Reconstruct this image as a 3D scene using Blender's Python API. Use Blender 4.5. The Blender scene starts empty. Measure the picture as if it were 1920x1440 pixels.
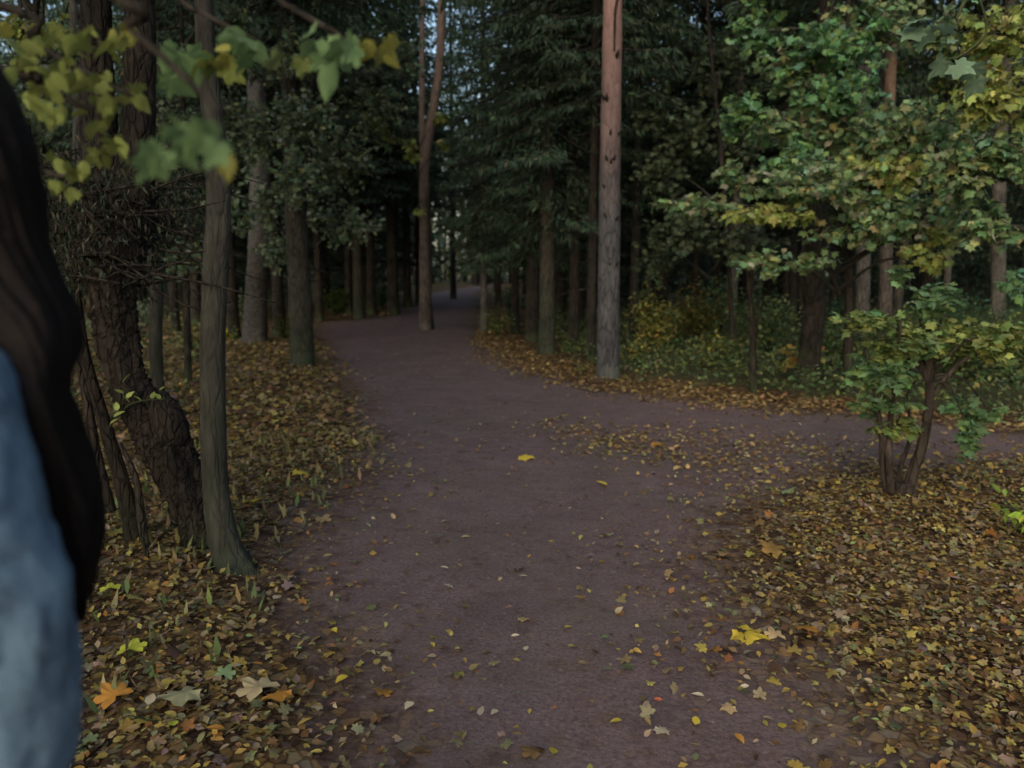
import bpy, math, random
import numpy as np
from mathutils import Vector, Matrix, Euler
R = math.radians
SC = bpy.context.scene
COL = SC.collection
rng = np.random.default_rng(7)
random.seed(7)

# ------------------------------------------------------------------ camera, sky, sun, exposure
EYE = 1.45
PITCH = R(8.34)
FPX = 1500.0
cam_d = bpy.data.cameras.new('camera'); cam = bpy.data.objects.new('camera', cam_d); COL.objects.link(cam)
cam.location = (0, 0, EYE); cam.rotation_euler = (R(90) - PITCH, 0, 0)
cam_d.sensor_width = 36; cam_d.lens = 36 * FPX / 1920
cam_d.clip_start = 0.05; cam_d.clip_end = 800
cam_d.dof.use_dof = True; cam_d.dof.focus_distance = 2.7; cam_d.dof.aperture_fstop = 2.8
SC.camera = cam
W = bpy.data.worlds.new('World'); SC.world = W; W.use_nodes = True
nt = W.node_tree; bg = nt.nodes['Background']
sky = nt.nodes.new('ShaderNodeTexSky'); sky.sky_type = 'NISHITA'; sky.sun_disc = False
sky.sun_elevation = R(28); sky.sun_rotation = R(200); sky.air_density = 1.3; sky.dust_density = 4.0; sky.ozone_density = 2.0
nt.links.new(sky.outputs[0], bg.inputs[0]); bg.inputs[1].default_value = 0.12
sd = bpy.data.lights.new('sun', 'SUN'); sun = bpy.data.objects.new('sun', sd); COL.objects.link(sun)
sd.energy = 0.6; sd.angle = R(60); sd.color = (1.0, 0.96, 0.9)
_el, _az = R(28), R(200)      # azimuth clockwise from +Y
sun.rotation_euler = Vector((math.sin(_az) * math.cos(_el), math.cos(_az) * math.cos(_el), math.sin(_el))).to_track_quat('Z', 'Y').to_euler()
SC.view_settings.view_transform = 'Standard'; SC.view_settings.look = 'None'
SC.view_settings.exposure = 1.22; SC.view_settings.gamma = 1.0; SC.view_settings.use_curve_mapping = False
SC.render.engine = 'CYCLES'
SC.cycles.max_bounces = 6; SC.cycles.diffuse_bounces = 3; SC.cycles.transmission_bounces = 3
SC.cycles.use_denoising = True

# ------------------------------------------------------------------ pixel -> place
cp, sp = math.cos(PITCH), math.sin(PITCH)
def P(px, py, Y):
    fx = (px - 960) / FPX; fy = (720 - py) / FPX
    d = (fx, fy * sp + cp, fy * cp - sp); k = Y / d[1]
    return Vector((d[0] * k, Y, EYE + d[2] * k))
def G(px, py):
    fx = (px - 960) / FPX; fy = (720 - py) / FPX
    d = (fx, fy * sp + cp, fy * cp - sp); k = -EYE / d[2]
    return Vector((d[0] * k, d[1] * k, 0))
def DY(py): return G(960, py).y
def W_(npx, Y): return npx * Y / FPX      # width in metres of npx pixels at depth Y

# ------------------------------------------------------------------ path outline and ground height
edge_l = [(810, 548), (775, 566), (735, 590), (655, 601), (590, 606), (598, 640), (618, 690), (650, 750), (668, 815),
          (640, 890), (545, 985), (520, 1060), (525, 1150), (590, 1260), (625, 1340), (640, 1440)]
edge_r = [(1770, 1440), (1650, 1330), (1500, 1215), (1385, 1120), (1365, 1040), (1440, 950), (1560, 905), (1750, 880), (1920, 868)]
edge_far = [(1920, 806), (1800, 796), (1650, 782), (1480, 768), (1300, 750), (1130, 727), (1040, 706), (950, 672), (905, 640), (898, 600), (893, 560), (897, 545)]
poly = [(-1.9, 70.0)] + [tuple(G(*p)[:2]) for p in edge_l] + [(-0.75, 1.2), (-0.8, -9), (1.6, -9), (1.35, 1.4)] + \
       [tuple(G(*p)[:2]) for p in edge_r] + [(14, 5.4), (30, 5.0), (30, 7.0), (14, 7.0)] + [tuple(G(*p)[:2]) for p in edge_far] + [(-0.6, 70.0)]
PA = np.array(poly); PB = np.roll(PA, -1, 0)
def path_sd(x, y):
    """signed distance to the path outline: negative on the path"""
    x = np.asarray(x, float).ravel(); y = np.asarray(y, float).ravel()
    best = np.full(x.shape, 1e9); ins = np.zeros(x.shape, bool)
    for (ax, ay), (bx, by) in zip(PA, PB):
        dx, dy = bx - ax, by - ay; L = dx * dx + dy * dy + 1e-12
        t = np.clip(((x - ax) * dx + (y - ay) * dy) / L, 0, 1)
        best = np.minimum(best, np.hypot(x - ax - t * dx, y - ay - t * dy))
        if abs(dy) > 1e-9:
            c = ((ay > y) != (by > y)) & (x < dx * (y - ay) / dy + ax); ins ^= c
    return np.where(ins, -best, best)
def wob(x, y):
    return (np.sin(x * 2.1 + y * 1.3) * .5 + np.sin(x * 4.7 - y * 3.9 + 1) * .3 + np.sin(x * 9.3 + y * 8.1 + 2) * .2 + np.sin(x * 21 - y * 17) * .12)
def height(x, y, sdv=None):
    x = np.asarray(x, float); y = np.asarray(y, float)
    if sdv is None: sdv = path_sd(x, y).reshape(x.shape)
    s = np.clip((sdv + .25) / .9, 0, 1); s = s * s * (3 - 2 * s)
    h = s * .035 + .012 * np.sin(x * 1.1 + .6 * y) + .008 * np.sin(2.3 * x - 1.7 * y) + s * .02 * wob(x * 1.5, y * 1.5)
    h += .05 * np.exp(-(((x + 1.6) / .7) ** 2 + ((y - 3.6) / .8) ** 2))       # root mound of the old tree
    h += .05 * np.exp(-(((x - 2.4) / .9) ** 2 + ((y - 4.7) / .8) ** 2))
    return h
def H(x, y): return float(height(np.array([x]), np.array([y]))[0])

# ------------------------------------------------------------------ mesh helpers
def mesh_np(name, V, F, tint=None, smooth=False):
    """V (n,3); F (m,3) or (m,4)"""
    V = np.asarray(V, np.float32); F = np.asarray(F, np.int32)
    me = bpy.data.meshes.new(name); k = F.shape[1]
    me.vertices.add(len(V)); me.vertices.foreach_set('co', V.ravel())
    me.loops.add(F.size); me.loops.foreach_set('vertex_index', F.ravel())
    me.polygons.add(len(F)); me.polygons.foreach_set('loop_start', np.arange(len(F), dtype=np.int32) * k)
    me.update(calc_edges=True)
    if smooth: me.polygons.foreach_set('use_smooth', np.ones(len(F), bool))
    if tint is not None:
        a = me.attributes.new('tint', 'FLOAT_COLOR', 'POINT')
        c = np.ones((len(V), 4), np.float32); c[:, :3] = tint; a.data.foreach_set('color', c.ravel())
    me.update(); return me
def obj(name, me, mat=None, parent=None, kind=None):
    o = bpy.data.objects.new(name, me); COL.objects.link(o)
    if mat is not None and not me.materials: me.materials.append(mat)
    if parent is not None: o.parent = parent
    if kind: o['kind'] = kind
    return o
def thing(name, label, cat, loc=(0, 0, 0), rz=0, group=None):
    o = bpy.data.objects.new(name, None); COL.objects.link(o); o.empty_display_size = .2
    o.location = loc; o.rotation_euler = (0, 0, rz); return tag(o, label, cat, group)
def tag(o, label, cat, group=None):
    o['label'] = label; o['category'] = cat
    if group: o['group'] = group
    return o
def copy_tree(o, parent=None):
    c = o.copy(); COL.objects.link(c)
    if parent is not None: c.parent = parent
    for ch in list(o.children): copy_tree(ch, c)
    return c

def smooth_path(pts, n):
    pts = np.array([tuple(p) for p in pts], float)
    if len(pts) == 2:
        t = np.linspace(0, 1, n)[:, None]; return pts[0] * (1 - t) + pts[1] * t
    q = np.vstack([2 * pts[0] - pts[1], pts, 2 * pts[-1] - pts[-2]])
    out = []
    for u in np.linspace(0, len(pts) - 1, n):
        i = min(int(u), len(pts) - 2); t = u - i; a, b, c, d = q[i:i + 4]
        out.append(.5 * (2 * b + (c - a) * t + (2 * a - 5 * b + 4 * c - d) * t * t + (3 * b - a - 3 * c + d) * t ** 3))
    return np.array(out)
def tube(pts, rad, n=24, sides=16, rough=0.0, seed=0, flare=0.0, flareh=.35, flute=0.0, rscale=1.0):
    """quads of a tapered, roughened tube through pts; rad is a list of radii along it"""
    C = smooth_path(pts, n); m = len(C)
    r = np.interp(np.linspace(0, 1, m), np.linspace(0, 1, len(rad)), rad)
    T = np.gradient(C, axis=0); T /= np.linalg.norm(T, axis=1)[:, None] + 1e-9
    ref = np.array([1., 0, 0]) if abs(T[0, 0]) < .8 else np.array([0, 1., 0])
    A = np.cross(T, ref); A /= np.linalg.norm(A, axis=1)[:, None] + 1e-9; B = np.cross(T, A)
    th = np.linspace(0, 2 * np.pi, sides, endpoint=False); s = np.concatenate([[0], np.cumsum(np.linalg.norm(np.diff(C, axis=0), axis=1))])
    g = np.random.default_rng(seed); ph = g.uniform(0, 6.28, 12)
    TH, S = np.meshgrid(th, s)
    rr = r[:, None] * np.ones_like(TH)
    if rough:
        q = S * rscale
        f = (np.sin(3 * TH + q * 3.1 + ph[0]) * .35 + np.sin(5 * TH - q * 5.3 + ph[1]) * .25 + np.sin(2 * TH + q * 9 + ph[2]) * .22
             + np.sin(9 * TH + q * 14 + ph[3]) * .2 + np.sin(7 * TH - q * 27 + ph[4]) * .18)
        rr = rr * (1 + rough * f + rough * .5 * g.normal(size=TH.shape))
    if flute: rr = rr * (1 + flute * np.sin(5 * TH + ph[5] + .4 * np.sin(S * 2)) )
    if flare:
        fl = np.exp(-S / flareh)
        rr = rr * (1 + flare * fl * (.6 + .55 * np.maximum(0, np.sin(4 * TH + ph[6])) + .25 * np.sin(7 * TH + ph[7])))
    V = C[:, None, :] + rr[..., None] * (np.cos(TH)[..., None] * A[:, None, :] + np.sin(TH)[..., None] * B[:, None, :])
    V = V.reshape(-1, 3)
    i = np.arange(m - 1)[:, None] * sides; j = np.arange(sides)[None]; jn = (j + 1) % sides
    F = np.stack([i + j, i + jn, i + sides + jn, i + sides + j], -1).reshape(-1, 4)
    # cap the top with a small point
    V = np.vstack([V, C[-1:] + T[-1:] * r[-1] * .3]); k = len(V) - 1; b0 = (m - 1) * sides
    cap = np.array([[b0 + a, b0 + (a + 1) % sides, k, k] for a in range(sides)])
    return V, F, cap
class MB:
    """collects tubes and leaf clouds (as triangles) into one mesh"""
    def __init__(s): s.V = []; s.F = []; s.T = []; s.n = 0
    def add(s, V, F, tint=(1, 1, 1)):
        V = np.asarray(V, float); F = np.asarray(F)
        if F.shape[1] == 4: F = np.vstack([F[:, [0, 1, 2]], F[:, [0, 2, 3]]])
        F = F[(F[:, 0] != F[:, 1]) & (F[:, 1] != F[:, 2]) & (F[:, 0] != F[:, 2])]
        s.V.append(V); s.F.append(F + s.n); s.n += len(V)
        t = np.ones((len(V), 3)) * np.asarray(tint); s.T.append(t)
    def tube(s, pts, rad, tint=(1, 1, 1), **k):
        V, F, cap = tube(pts, rad, **k); s.add(V, np.vstack([F, cap]), tint)
    def build(s, name, mat, parent=None, kind=None, smooth=True, mesh_only=False):
        me = mesh_np(name, np.vstack(s.V), np.vstack(s.F), np.vstack(s.T), smooth)
        if mesh_only: me.materials.append(mat); return me
        return obj(name, me, mat, parent, kind)

# leaf templates: (verts, tris), about 1 unit long, lying in xy, tip at +y
def fan(outline, c=(0, .35, 0)):
    V = np.array([c] + [(x, y, z) for x, y, z in outline]); n = len(outline)
    return V, np.array([[0, 1 + i, 1 + (i + 1) % n] for i in range(n)])
OVAL = fan([(0, 0, 0), (.24, .2, .06), (.27, .5, .07), (.12, .8, .03), (0, 1, -.04), (-.12, .8, .03), (-.27, .5, .07), (-.24, .2, .06)], (0, .45, -.02))
DIAM = (np.array([(0, 0, 0), (.3, .45, .07), (0, 1, -.05), (-.3, .45, .07)]), np.array([[0, 1, 2], [0, 2, 3]]))
_mp = []
for k, (a, r_) in enumerate([(-90, .10), (-62, .36), (-42, .37), (-24, .60), (-8, .55), (6, .44), (20, .60), (33, .68), (46, .60), (58, .46), (70, .56), (80, .66), (90, .84)]):
    _mp.append((math.cos(R(a)) * r_ * .92, .3 + math.sin(R(a)) * r_, -.16 * (math.cos(R(a)) * r_) ** 2 * 2 + .05 * math.sin(k * 1.9)))
MAPLE = fan(_mp + [(-x, y, z) for x, y, z in _mp[-2:0:-1]], (0, .3, .0))
NEED = (np.array([(0, 0, 0), (.12, .4, 0), (0, 1, 0), (-.12, .4, 0)]), np.array([[0, 1, 2], [0, 2, 3]]))

def rots(yaw, pitch, roll):
    """batch of rotation matrices Rz(yaw) Rx(pitch) Ry(roll)"""
    cy, sy, cx, sx, cr, sr = np.cos(yaw), np.sin(yaw), np.cos(pitch), np.sin(pitch), np.cos(roll), np.sin(roll)
    z = np.zeros_like(cy); o = np.ones_like(cy)
    Rz = np.stack([cy, -sy, z, sy, cy, z, z, z, o], -1).reshape(-1, 3, 3)
    Rx = np.stack([o, z, z, z, cx, -sx, z, sx, cx], -1).reshape(-1, 3, 3)
    Ry = np.stack([cr, z, sr, z, o, z, -sr, z, cr], -1).reshape(-1, 3, 3)
    return Rz @ Rx @ Ry
def cloud(mb, tmpl, pos, M, size, tint):
    V, F = tmpl; n = len(pos)
    if n == 0: return
    size = np.ones(n) * size
    VV = np.einsum('nij,vj->nvi', M, V) * size[:, None, None] + np.asarray(pos)[:, None, :]
    FF = F[None] + (np.arange(n) * len(V))[:, None, None]
    tt = np.repeat(np.asarray(tint)[:, None, :] * np.ones((n, 1, 3)), len(V), 1)
    mb.add(VV.reshape(-1, 3), FF.reshape(-1, 3), tt.reshape(-1, 3))
def pick(pal, n, var=.18, g=rng):
    """n colours out of a palette [(weight, rgb)...]"""
    w = np.array([p[0] for p in pal], float); c = np.array([p[1] for p in pal])
    k = g.choice(len(pal), n, p=w / w.sum())
    return np.clip(c[k] * np.exp(g.normal(0, var, (n, 1))) * np.exp(g.normal(0, var * .3, (n, 3))), 0, .9)

# ------------------------------------------------------------------ materials
def new_mat(name):
    m = bpy.data.materials.new(name); m.use_nodes = True; n = m.node_tree.nodes; l = m.node_tree.links
    return m, n, l, n['Principled BSDF']
def node(n, t, **kw):
    x = n.new(t)
    for k, v in kw.items():
        if k in x.inputs.keys() if hasattr(x.inputs, 'keys') else False: x.inputs[k].default_value = v
        else: setattr(x, k, v)
    return x
def ramp(n, stops):
    r = n.new('ShaderNodeValToRGB'); e = r.color_ramp.elements
    while len(e) < len(stops): e.new(.5)
    for i, (p, c) in enumerate(stops): e[i].position = p; e[i].color = (*c, 1)
    return r
def mixrgb(n, l, a, b, fac, mode='MIX'):
    x = n.new('ShaderNodeMix'); x.data_type = 'RGBA'; x.blend_type = mode
    for s, v in ((x.inputs[6], a), (x.inputs[7], b)):
        if isinstance(v, tuple): s.default_value = (*v, 1)
        else: l.new(v, s)
    if isinstance(fac, float): x.inputs[0].default_value = fac
    else: l.new(fac, x.inputs[0])
    return x.outputs[2]
def leaf_mat(name, trans=.35, rough=.65, mul=(1, 1, 1), objvar=.25):
    m, n, l, b = new_mat(name)
    at = node(n, 'ShaderNodeAttribute', attribute_name='tint')
    oi = n.new('ShaderNodeObjectInfo'); mr = n.new('ShaderNodeMapRange')
    mr.inputs[3].default_value = 1 - objvar; mr.inputs[4].default_value = 1 + objvar; l.new(oi.outputs['Random'], mr.inputs[0])
    geo = n.new('ShaderNodeNewGeometry'); nz = node(n, 'ShaderNodeTexNoise', Scale=14.0, Detail=3.0); l.new(geo.outputs['Position'], nz.inputs['Vector'])
    mr2 = n.new('ShaderNodeMapRange'); mr2.inputs[1].default_value = .3; mr2.inputs[2].default_value = .7; mr2.inputs[3].default_value = .75; mr2.inputs[4].default_value = 1.2
    l.new(nz.outputs['Fac'], mr2.inputs[0])
    c = mixrgb(n, l, at.outputs['Color'], mul, 1.0, 'MULTIPLY')
    mm = n.new('ShaderNodeMath'); mm.operation = 'MULTIPLY'; l.new(mr.outputs[0], mm.inputs[0]); l.new(mr2.outputs[0], mm.inputs[1])
    vm = n.new('ShaderNodeVectorMath'); vm.operation = 'SCALE'; l.new(c, vm.inputs[0]); l.new(mm.outputs[0], vm.inputs['Scale'])
    l.new(vm.outputs[0], b.inputs['Base Color']); b.inputs['Roughness'].default_value = rough
    b.inputs['Specular IOR Level'].default_value = .25
    if trans:
        t = n.new('ShaderNodeBsdfTranslucent'); l.new(vm.outputs[0], t.inputs['Color'])
        ms = n.new('ShaderNodeMixShader'); ms.inputs[0].default_value = trans
        l.new(b.outputs[0], ms.inputs[1]); l.new(t.outputs[0], ms.inputs[2]); l.new(ms.outputs[0], n['Material Output'].inputs[0])
    return m
def bark_mat(name, dark, light, moss=None, moss_top=1.0, scale=1.0, upper=None, upper_z=(2.5, 3.6), bump=.6, rough=.95, stretch=.22, net=.8):
    m, n, l, b = new_mat(name)
    tc = n.new('ShaderNodeTexCoord'); mp = n.new('ShaderNodeMapping'); mp.inputs['Scale'].default_value = (1, 1, stretch)
    l.new(tc.outputs['Object'], mp.inputs[0])
    nz = node(n, 'ShaderNodeTexNoise', Scale=26.0 * scale, Detail=7.0, Roughness=.65); l.new(mp.outputs[0], nz.inputs['Vector'])
    vo = node(n, 'ShaderNodeTexVoronoi', Scale=22.0 * scale, feature='DISTANCE_TO_EDGE'); l.new(mp.outputs[0], vo.inputs['Vector'])
    rp = ramp(n, [(.28, dark), (.72, light)]); l.new(nz.outputs['Fac'], rp.inputs[0])
    vr = ramp(n, [(0, (.35, .35, .35)), (.12, (1, 1, 1))]); l.new(vo.outputs['Distance'], vr.inputs[0])
    c = mixrgb(n, l, rp.outputs[0], vr.outputs[0], net, 'MULTIPLY')
    big = node(n, 'ShaderNodeTexNoise', Scale=2.6 * scale, Detail=4.0); l.new(tc.outputs['Object'], big.inputs['Vector'])
    br = ramp(n, [(.3, (.6, .6, .62)), (.7, (1.25, 1.2, 1.15))]); l.new(big.outputs['Fac'], br.inputs[0])
    c = mixrgb(n, l, c, br.outputs[0], 1.0, 'MULTIPLY')
    sx = n.new('ShaderNodeSeparateXYZ'); l.new(tc.outputs['Object'], sx.inputs[0])
    if upper:
        ur = ramp(n, [(.25, upper[0]), (.75, upper[1])]); l.new(nz.outputs['Fac'], ur.inputs[0])
        mr = n.new('ShaderNodeMapRange'); mr.inputs[1].default_value = upper_z[0]; mr.inputs[2].default_value = upper_z[1]
        ad = n.new('ShaderNodeMath'); ad.operation = 'MULTIPLY_ADD'; l.new(big.outputs['Fac'], ad.inputs[0]); ad.inputs[1].default_value = 1.6; l.new(sx.outputs[2], ad.inputs[2])
        l.new(ad.outputs[0], mr.inputs[0]); c = mixrgb(n, l, c, ur.outputs[0], mr.outputs[0])
    if moss:
        mr = n.new('ShaderNodeMapRange'); mr.inputs[1].default_value = moss_top; mr.inputs[2].default_value = 0; mr.inputs[3].default_value = -.35; mr.inputs[4].default_value = .22
        l.new(sx.outputs[2], mr.inputs[0])
        mn = node(n, 'ShaderNodeTexNoise', Scale=5.0, Detail=6.0); l.new(tc.outputs['Object'], mn.inputs['Vector'])
        ad = n.new('ShaderNodeMath'); l.new(mr.outputs[0], ad.inputs[0]); l.new(mn.outputs['Fac'], ad.inputs[1])
        cr = ramp(n, [(.42, (0, 0, 0)), (.85, (.8, .8, .8))]); l.new(ad.outputs[0], cr.inputs[0])
        c = mixrgb(n, l, c, moss, cr.outputs[0])
    oi = n.new('ShaderNodeObjectInfo'); mr = n.new('ShaderNodeMapRange'); mr.inputs[3].default_value = .75; mr.inputs[4].default_value = 1.2; l.new(oi.outputs['Random'], mr.inputs[0])
    vm = n.new('ShaderNodeVectorMath'); vm.operation = 'SCALE'; l.new(c, vm.inputs[0]); l.new(mr.outputs[0], vm.inputs['Scale'])
    l.new(vm.outputs[0], b.inputs['Base Color']); b.inputs['Roughness'].default_value = rough; b.inputs['Specular IOR Level'].default_value = .15
    bp = n.new('ShaderNodeBump'); bp.inputs['Strength'].default_value = bump; bp.inputs['Distance'].default_value = .02
    ad = n.new('ShaderNodeMath'); l.new(nz.outputs['Fac'], ad.inputs[0]); l.new(vr.outputs[0], ad.inputs[1]); l.new(ad.outputs[0], bp.inputs['Height'])
    l.new(bp.outputs[0], b.inputs['Normal']); return m

M = {}
M['leaf'] = leaf_mat('leaf', .35)
M['needle'] = leaf_mat('needle', .15, .7)
M['litter'] = leaf_mat('fallen_leaf', .1, .6, objvar=0)
M['bark_dark'] = bark_mat('dark_bark', (.019, .016, .013), (.072, .063, .053), moss=(.05, .075, .03), moss_top=.9)
M['bark_moss'] = bark_mat('mossy_bark', (.03, .03, .024), (.10, .09, .07), moss=(.04, .062, .038), moss_top=2.2)
M['bark_old'] = bark_mat('old_ridged_bark', (.016, .013, .011), (.062, .052, .043), moss=(.03, .038, .022), moss_top=.5, scale=1.3, bump=1.0, stretch=.3, net=.5)
M['bark_grey'] = bark_mat('grey_bark', (.06, .056, .05), (.18, .17, .15), moss=(.07, .09, .05), moss_top=.8)
M['bark_smooth'] = bark_mat('smooth_grey_green_bark', (.024, .024, .02), (.080, .078, .066), moss=(.035, .046, .03), moss_top=1.6, scale=1.1, bump=.4, net=.25)
M['bark_birch'] = bark_mat('birch_bark', (.05, .047, .042), (.16, .155, .14), upper=((.06, .06, .055), (.34, .34, .32)), upper_z=(2.6, 4.0), stretch=2.5, scale=.5)
M['bark_pine'] = bark_mat('pine_bark', (.06, .062, .066), (.165, .165, .172), upper=((.29, .16, .13), (.48, .30, .255)), upper_z=(2.9, 5.6), moss=(.10, .13, .10), moss_top=.5)
M['bark_bush'] = bark_mat('dark_stem_bark', (.025, .02, .017), (.085, .07, .058))
M['bark_fork'] = bark_mat('grey_brown_pine_bark', (.06, .052, .048), (.15, .125, .11), upper=((.11, .08, .065), (.24, .18, .15)), upper_z=(3.5, 6))
M['bark_fork2'] = bark_mat('orange_pine_bark', (.06, .052, .048), (.16, .14, .12), upper=((.14, .09, .06), (.25, .17, .12)), upper_z=(3.5, 5))
M['stub'] = bark_mat('stub_bark', (.02, .016, .014), (.06, .05, .04))

def ground_mat():
    m, n, l, b = new_mat('forest_floor')
    at = node(n, 'ShaderNodeAttribute', attribute_name='tint'); sx = n.new('ShaderNodeSeparateColor'); l.new(at.outputs['Color'], sx.inputs[0])
    geo = n.new('ShaderNodeNewGeometry'); pos = geo.outputs['Position']
    def N(s, d=5, r=.6):
        x = node(n, 'ShaderNodeTexNoise', Scale=s, Detail=float(d), Roughness=r); l.new(pos, x.inputs['Vector']); return x.outputs['Fac']
    # trodden dirt: purple brown grit with grey-green worn patches
    p1 = ramp(n, [(.3, (.098, .068, .067)), (.5, (.172, .122, .119)), (.7, (.26, .19, .18))]); l.new(N(60, 8, .75), p1.inputs[0])
    p2 = ramp(n, [(.45, (0, 0, 0)), (.68, (1, 1, 1))]); l.new(N(.9, 5), p2.inputs[0])
    pc = mixrgb(n, l, p1.outputs[0], (.14, .125, .10), mixfac(n, l, p2.outputs[0], .6))
    p3 = ramp(n, [(.28, (.74, .73, .72)), (.62, (1.06, 1.06, 1.06))]); l.new(N(2.7, 9, .75), p3.inputs[0]); pc = mixrgb(n, l, pc, p3.outputs[0], 1.0, 'MULTIPLY')
    vo = node(n, 'ShaderNodeTexVoronoi', Scale=34.0); l.new(pos, vo.inputs['Vector'])
    vr = ramp(n, [(0, (1, 1, 1)), (.16, (1, 1, 1)), (.2, (0, 0, 0))]); l.new(vo.outputs['Distance'], vr.inputs[0])
    sep = n.new('ShaderNodeSeparateColor'); l.new(vo.outputs['Color'], sep.inputs[0])
    gt = n.new('ShaderNodeMath'); gt.operation = 'GREATER_THAN'; gt.inputs[1].default_value = .74; l.new(sep.outputs[0], gt.inputs[0])
    mu = n.new('ShaderNodeMath'); mu.operation = 'MULTIPLY'; l.new(vr.outputs[0], mu.inputs[0]); l.new(gt.outputs[0], mu.inputs[1])
    gr = ramp(n, [(0, (.07, .045, .03)), (1, (.30, .23, .16))]); l.new(sep.outputs[1], gr.inputs[0])
    pc = mixrgb(n, l, pc, gr.outputs[0], mu.outputs[0])
    # litter bed: leaf-sized cells of brown, tan and ochre
    v2 = node(n, 'ShaderNodeTexVoronoi', Scale=22.0, Randomness=1.0); l.new(pos, v2.inputs['Vector'])
    s2 = n.new('ShaderNodeSeparateColor'); l.new(v2.outputs['Color'], s2.inputs[0])
    lr = ramp(n, [(0, (.05, .032, .02)), (.35, (.12, .075, .04)), (.6, (.20, .125, .06)), (.8, (.28, .18, .07)), (1, (.22, .19, .13))]); l.new(s2.outputs[0], lr.inputs[0])
    v2e = node(n, 'ShaderNodeTexVoronoi', Scale=22.0, feature='DISTANCE_TO_EDGE'); l.new(pos, v2e.inputs['Vector'])
    le = ramp(n, [(0, (.35, .35, .35)), (.15, (1, 1, 1))]); l.new(v2e.outputs['Distance'], le.inputs[0])
    lc = mixrgb(n, l, lr.outputs[0], le.outputs[0], 1.0, 'MULTIPLY')
    l3 = ramp(n, [(.3, (.55, .5, .5)), (.65, (1.05, 1.05, 1))]); l.new(N(1.3, 5), l3.inputs[0]); lc = mixrgb(n, l, lc, l3.outputs[0], 1.0, 'MULTIPLY')
    # moss and grass in the deep wood (tint G)
    gc = ramp(n, [(.3, (.04, .045, .022)), (.7, (.12, .12, .055))]); l.new(N(7, 6), gc.inputs[0])
    lc = mixrgb(n, l, lc, gc.outputs[0], sx.outputs[1])
    ad = n.new('ShaderNodeMath'); ad.operation = 'MULTIPLY_ADD'; l.new(N(9, 5), ad.inputs[0]); ad.inputs[1].default_value = 1.2; l.new(sx.outputs[0], ad.inputs[2])
    br = ramp(n, [(.95, (0, 0, 0)), (1.0, (1, 1, 1))]); br.color_ramp.elements[0].position = .90
    mr = n.new('ShaderNodeMapRange'); mr.inputs[1].default_value = .85; mr.inputs[2].default_value = 1.4; l.new(ad.outputs[0], mr.inputs[0])
    c = mixrgb(n, l, lc, pc, mr.outputs[0])
    l.new(c, b.inputs['Base Color']); b.inputs['Roughness'].default_value = .95; b.inputs['Specular IOR Level'].default_value = .1
    bp = n.new('ShaderNodeBump'); bp.inputs['Strength'].default_value = .8; bp.inputs['Distance'].default_value = .012
    l.new(N(48, 8, .75), bp.inputs['Height']); l.new(bp.outputs[0], b.inputs['Normal']); return m
def mixfac(n, l, colsock, k):
    x = n.new('ShaderNodeMath'); x.operation = 'MULTIPLY'; l.new(colsock, x.inputs[0]); x.inputs[1].default_value = k; return x.outputs[0]
M['ground'] = ground_mat()

# ------------------------------------------------------------------ ground and path: one grid, cut in two along the path's edge
def axis(lo, hi, c0, c1, fine, grow):
    a = list(np.arange(c0, c1, fine)); s = fine; x = c1
    while x < hi: a.append(x); s *= grow; x += s
    a.append(hi); s = fine; x = c0 - fine
    b = []
    while x > lo: b.append(x); s *= grow; x -= s
    b.append(lo); return np.array(b[::-1] + a)
ax = axis(-420, 420, -5, 5.5, .06, 1.07); ay = axis(-200, 480, .8, 14, .06, 1.035)
X, Y = np.meshgrid(ax, ay); sdv = path_sd(X, Y).reshape(X.shape) + .13 * wob(X * 1.7, Y * 1.7) + .06 * wob(X * 6, Y * 6)
Z = height(X, Y, sdv)
far = np.hypot(X, Y)
green = np.clip((far - 9) / 8, 0, 1) * np.clip((sdv - .5) / 1.2, 0, 1) * np.clip(.35 + .5 * wob(X * .8, Y * .8), 0, 1)
green = np.maximum(green, np.clip((sdv - .65) / .5, 0, 1) * (X > 1.2) * (Y > 7.5) * .9)
tint = np.stack([np.clip(.5 - sdv / .9, 0, 1) * .8, green, green * 0], -1).reshape(-1, 3)
V = np.stack([X, Y, Z], -1).reshape(-1, 3); nx = len(ax)
i = np.arange(len(ay) - 1)[:, None] * nx; j = np.arange(nx - 1)[None]
F = np.stack([i + j, i + j + 1, i + nx + j + 1, i + nx + j], -1).reshape(-1, 4)
fs = (sdv.ravel()[F]).mean(1)
for name, sel in (('path', fs < 0), ('ground', fs >= 0)):
    f = F[sel]; u, inv = np.unique(f, return_inverse=True)
    obj(name, mesh_np(name, V[u], inv.reshape(f.shape), tint[u], True), M['ground'], kind='structure')

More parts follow.
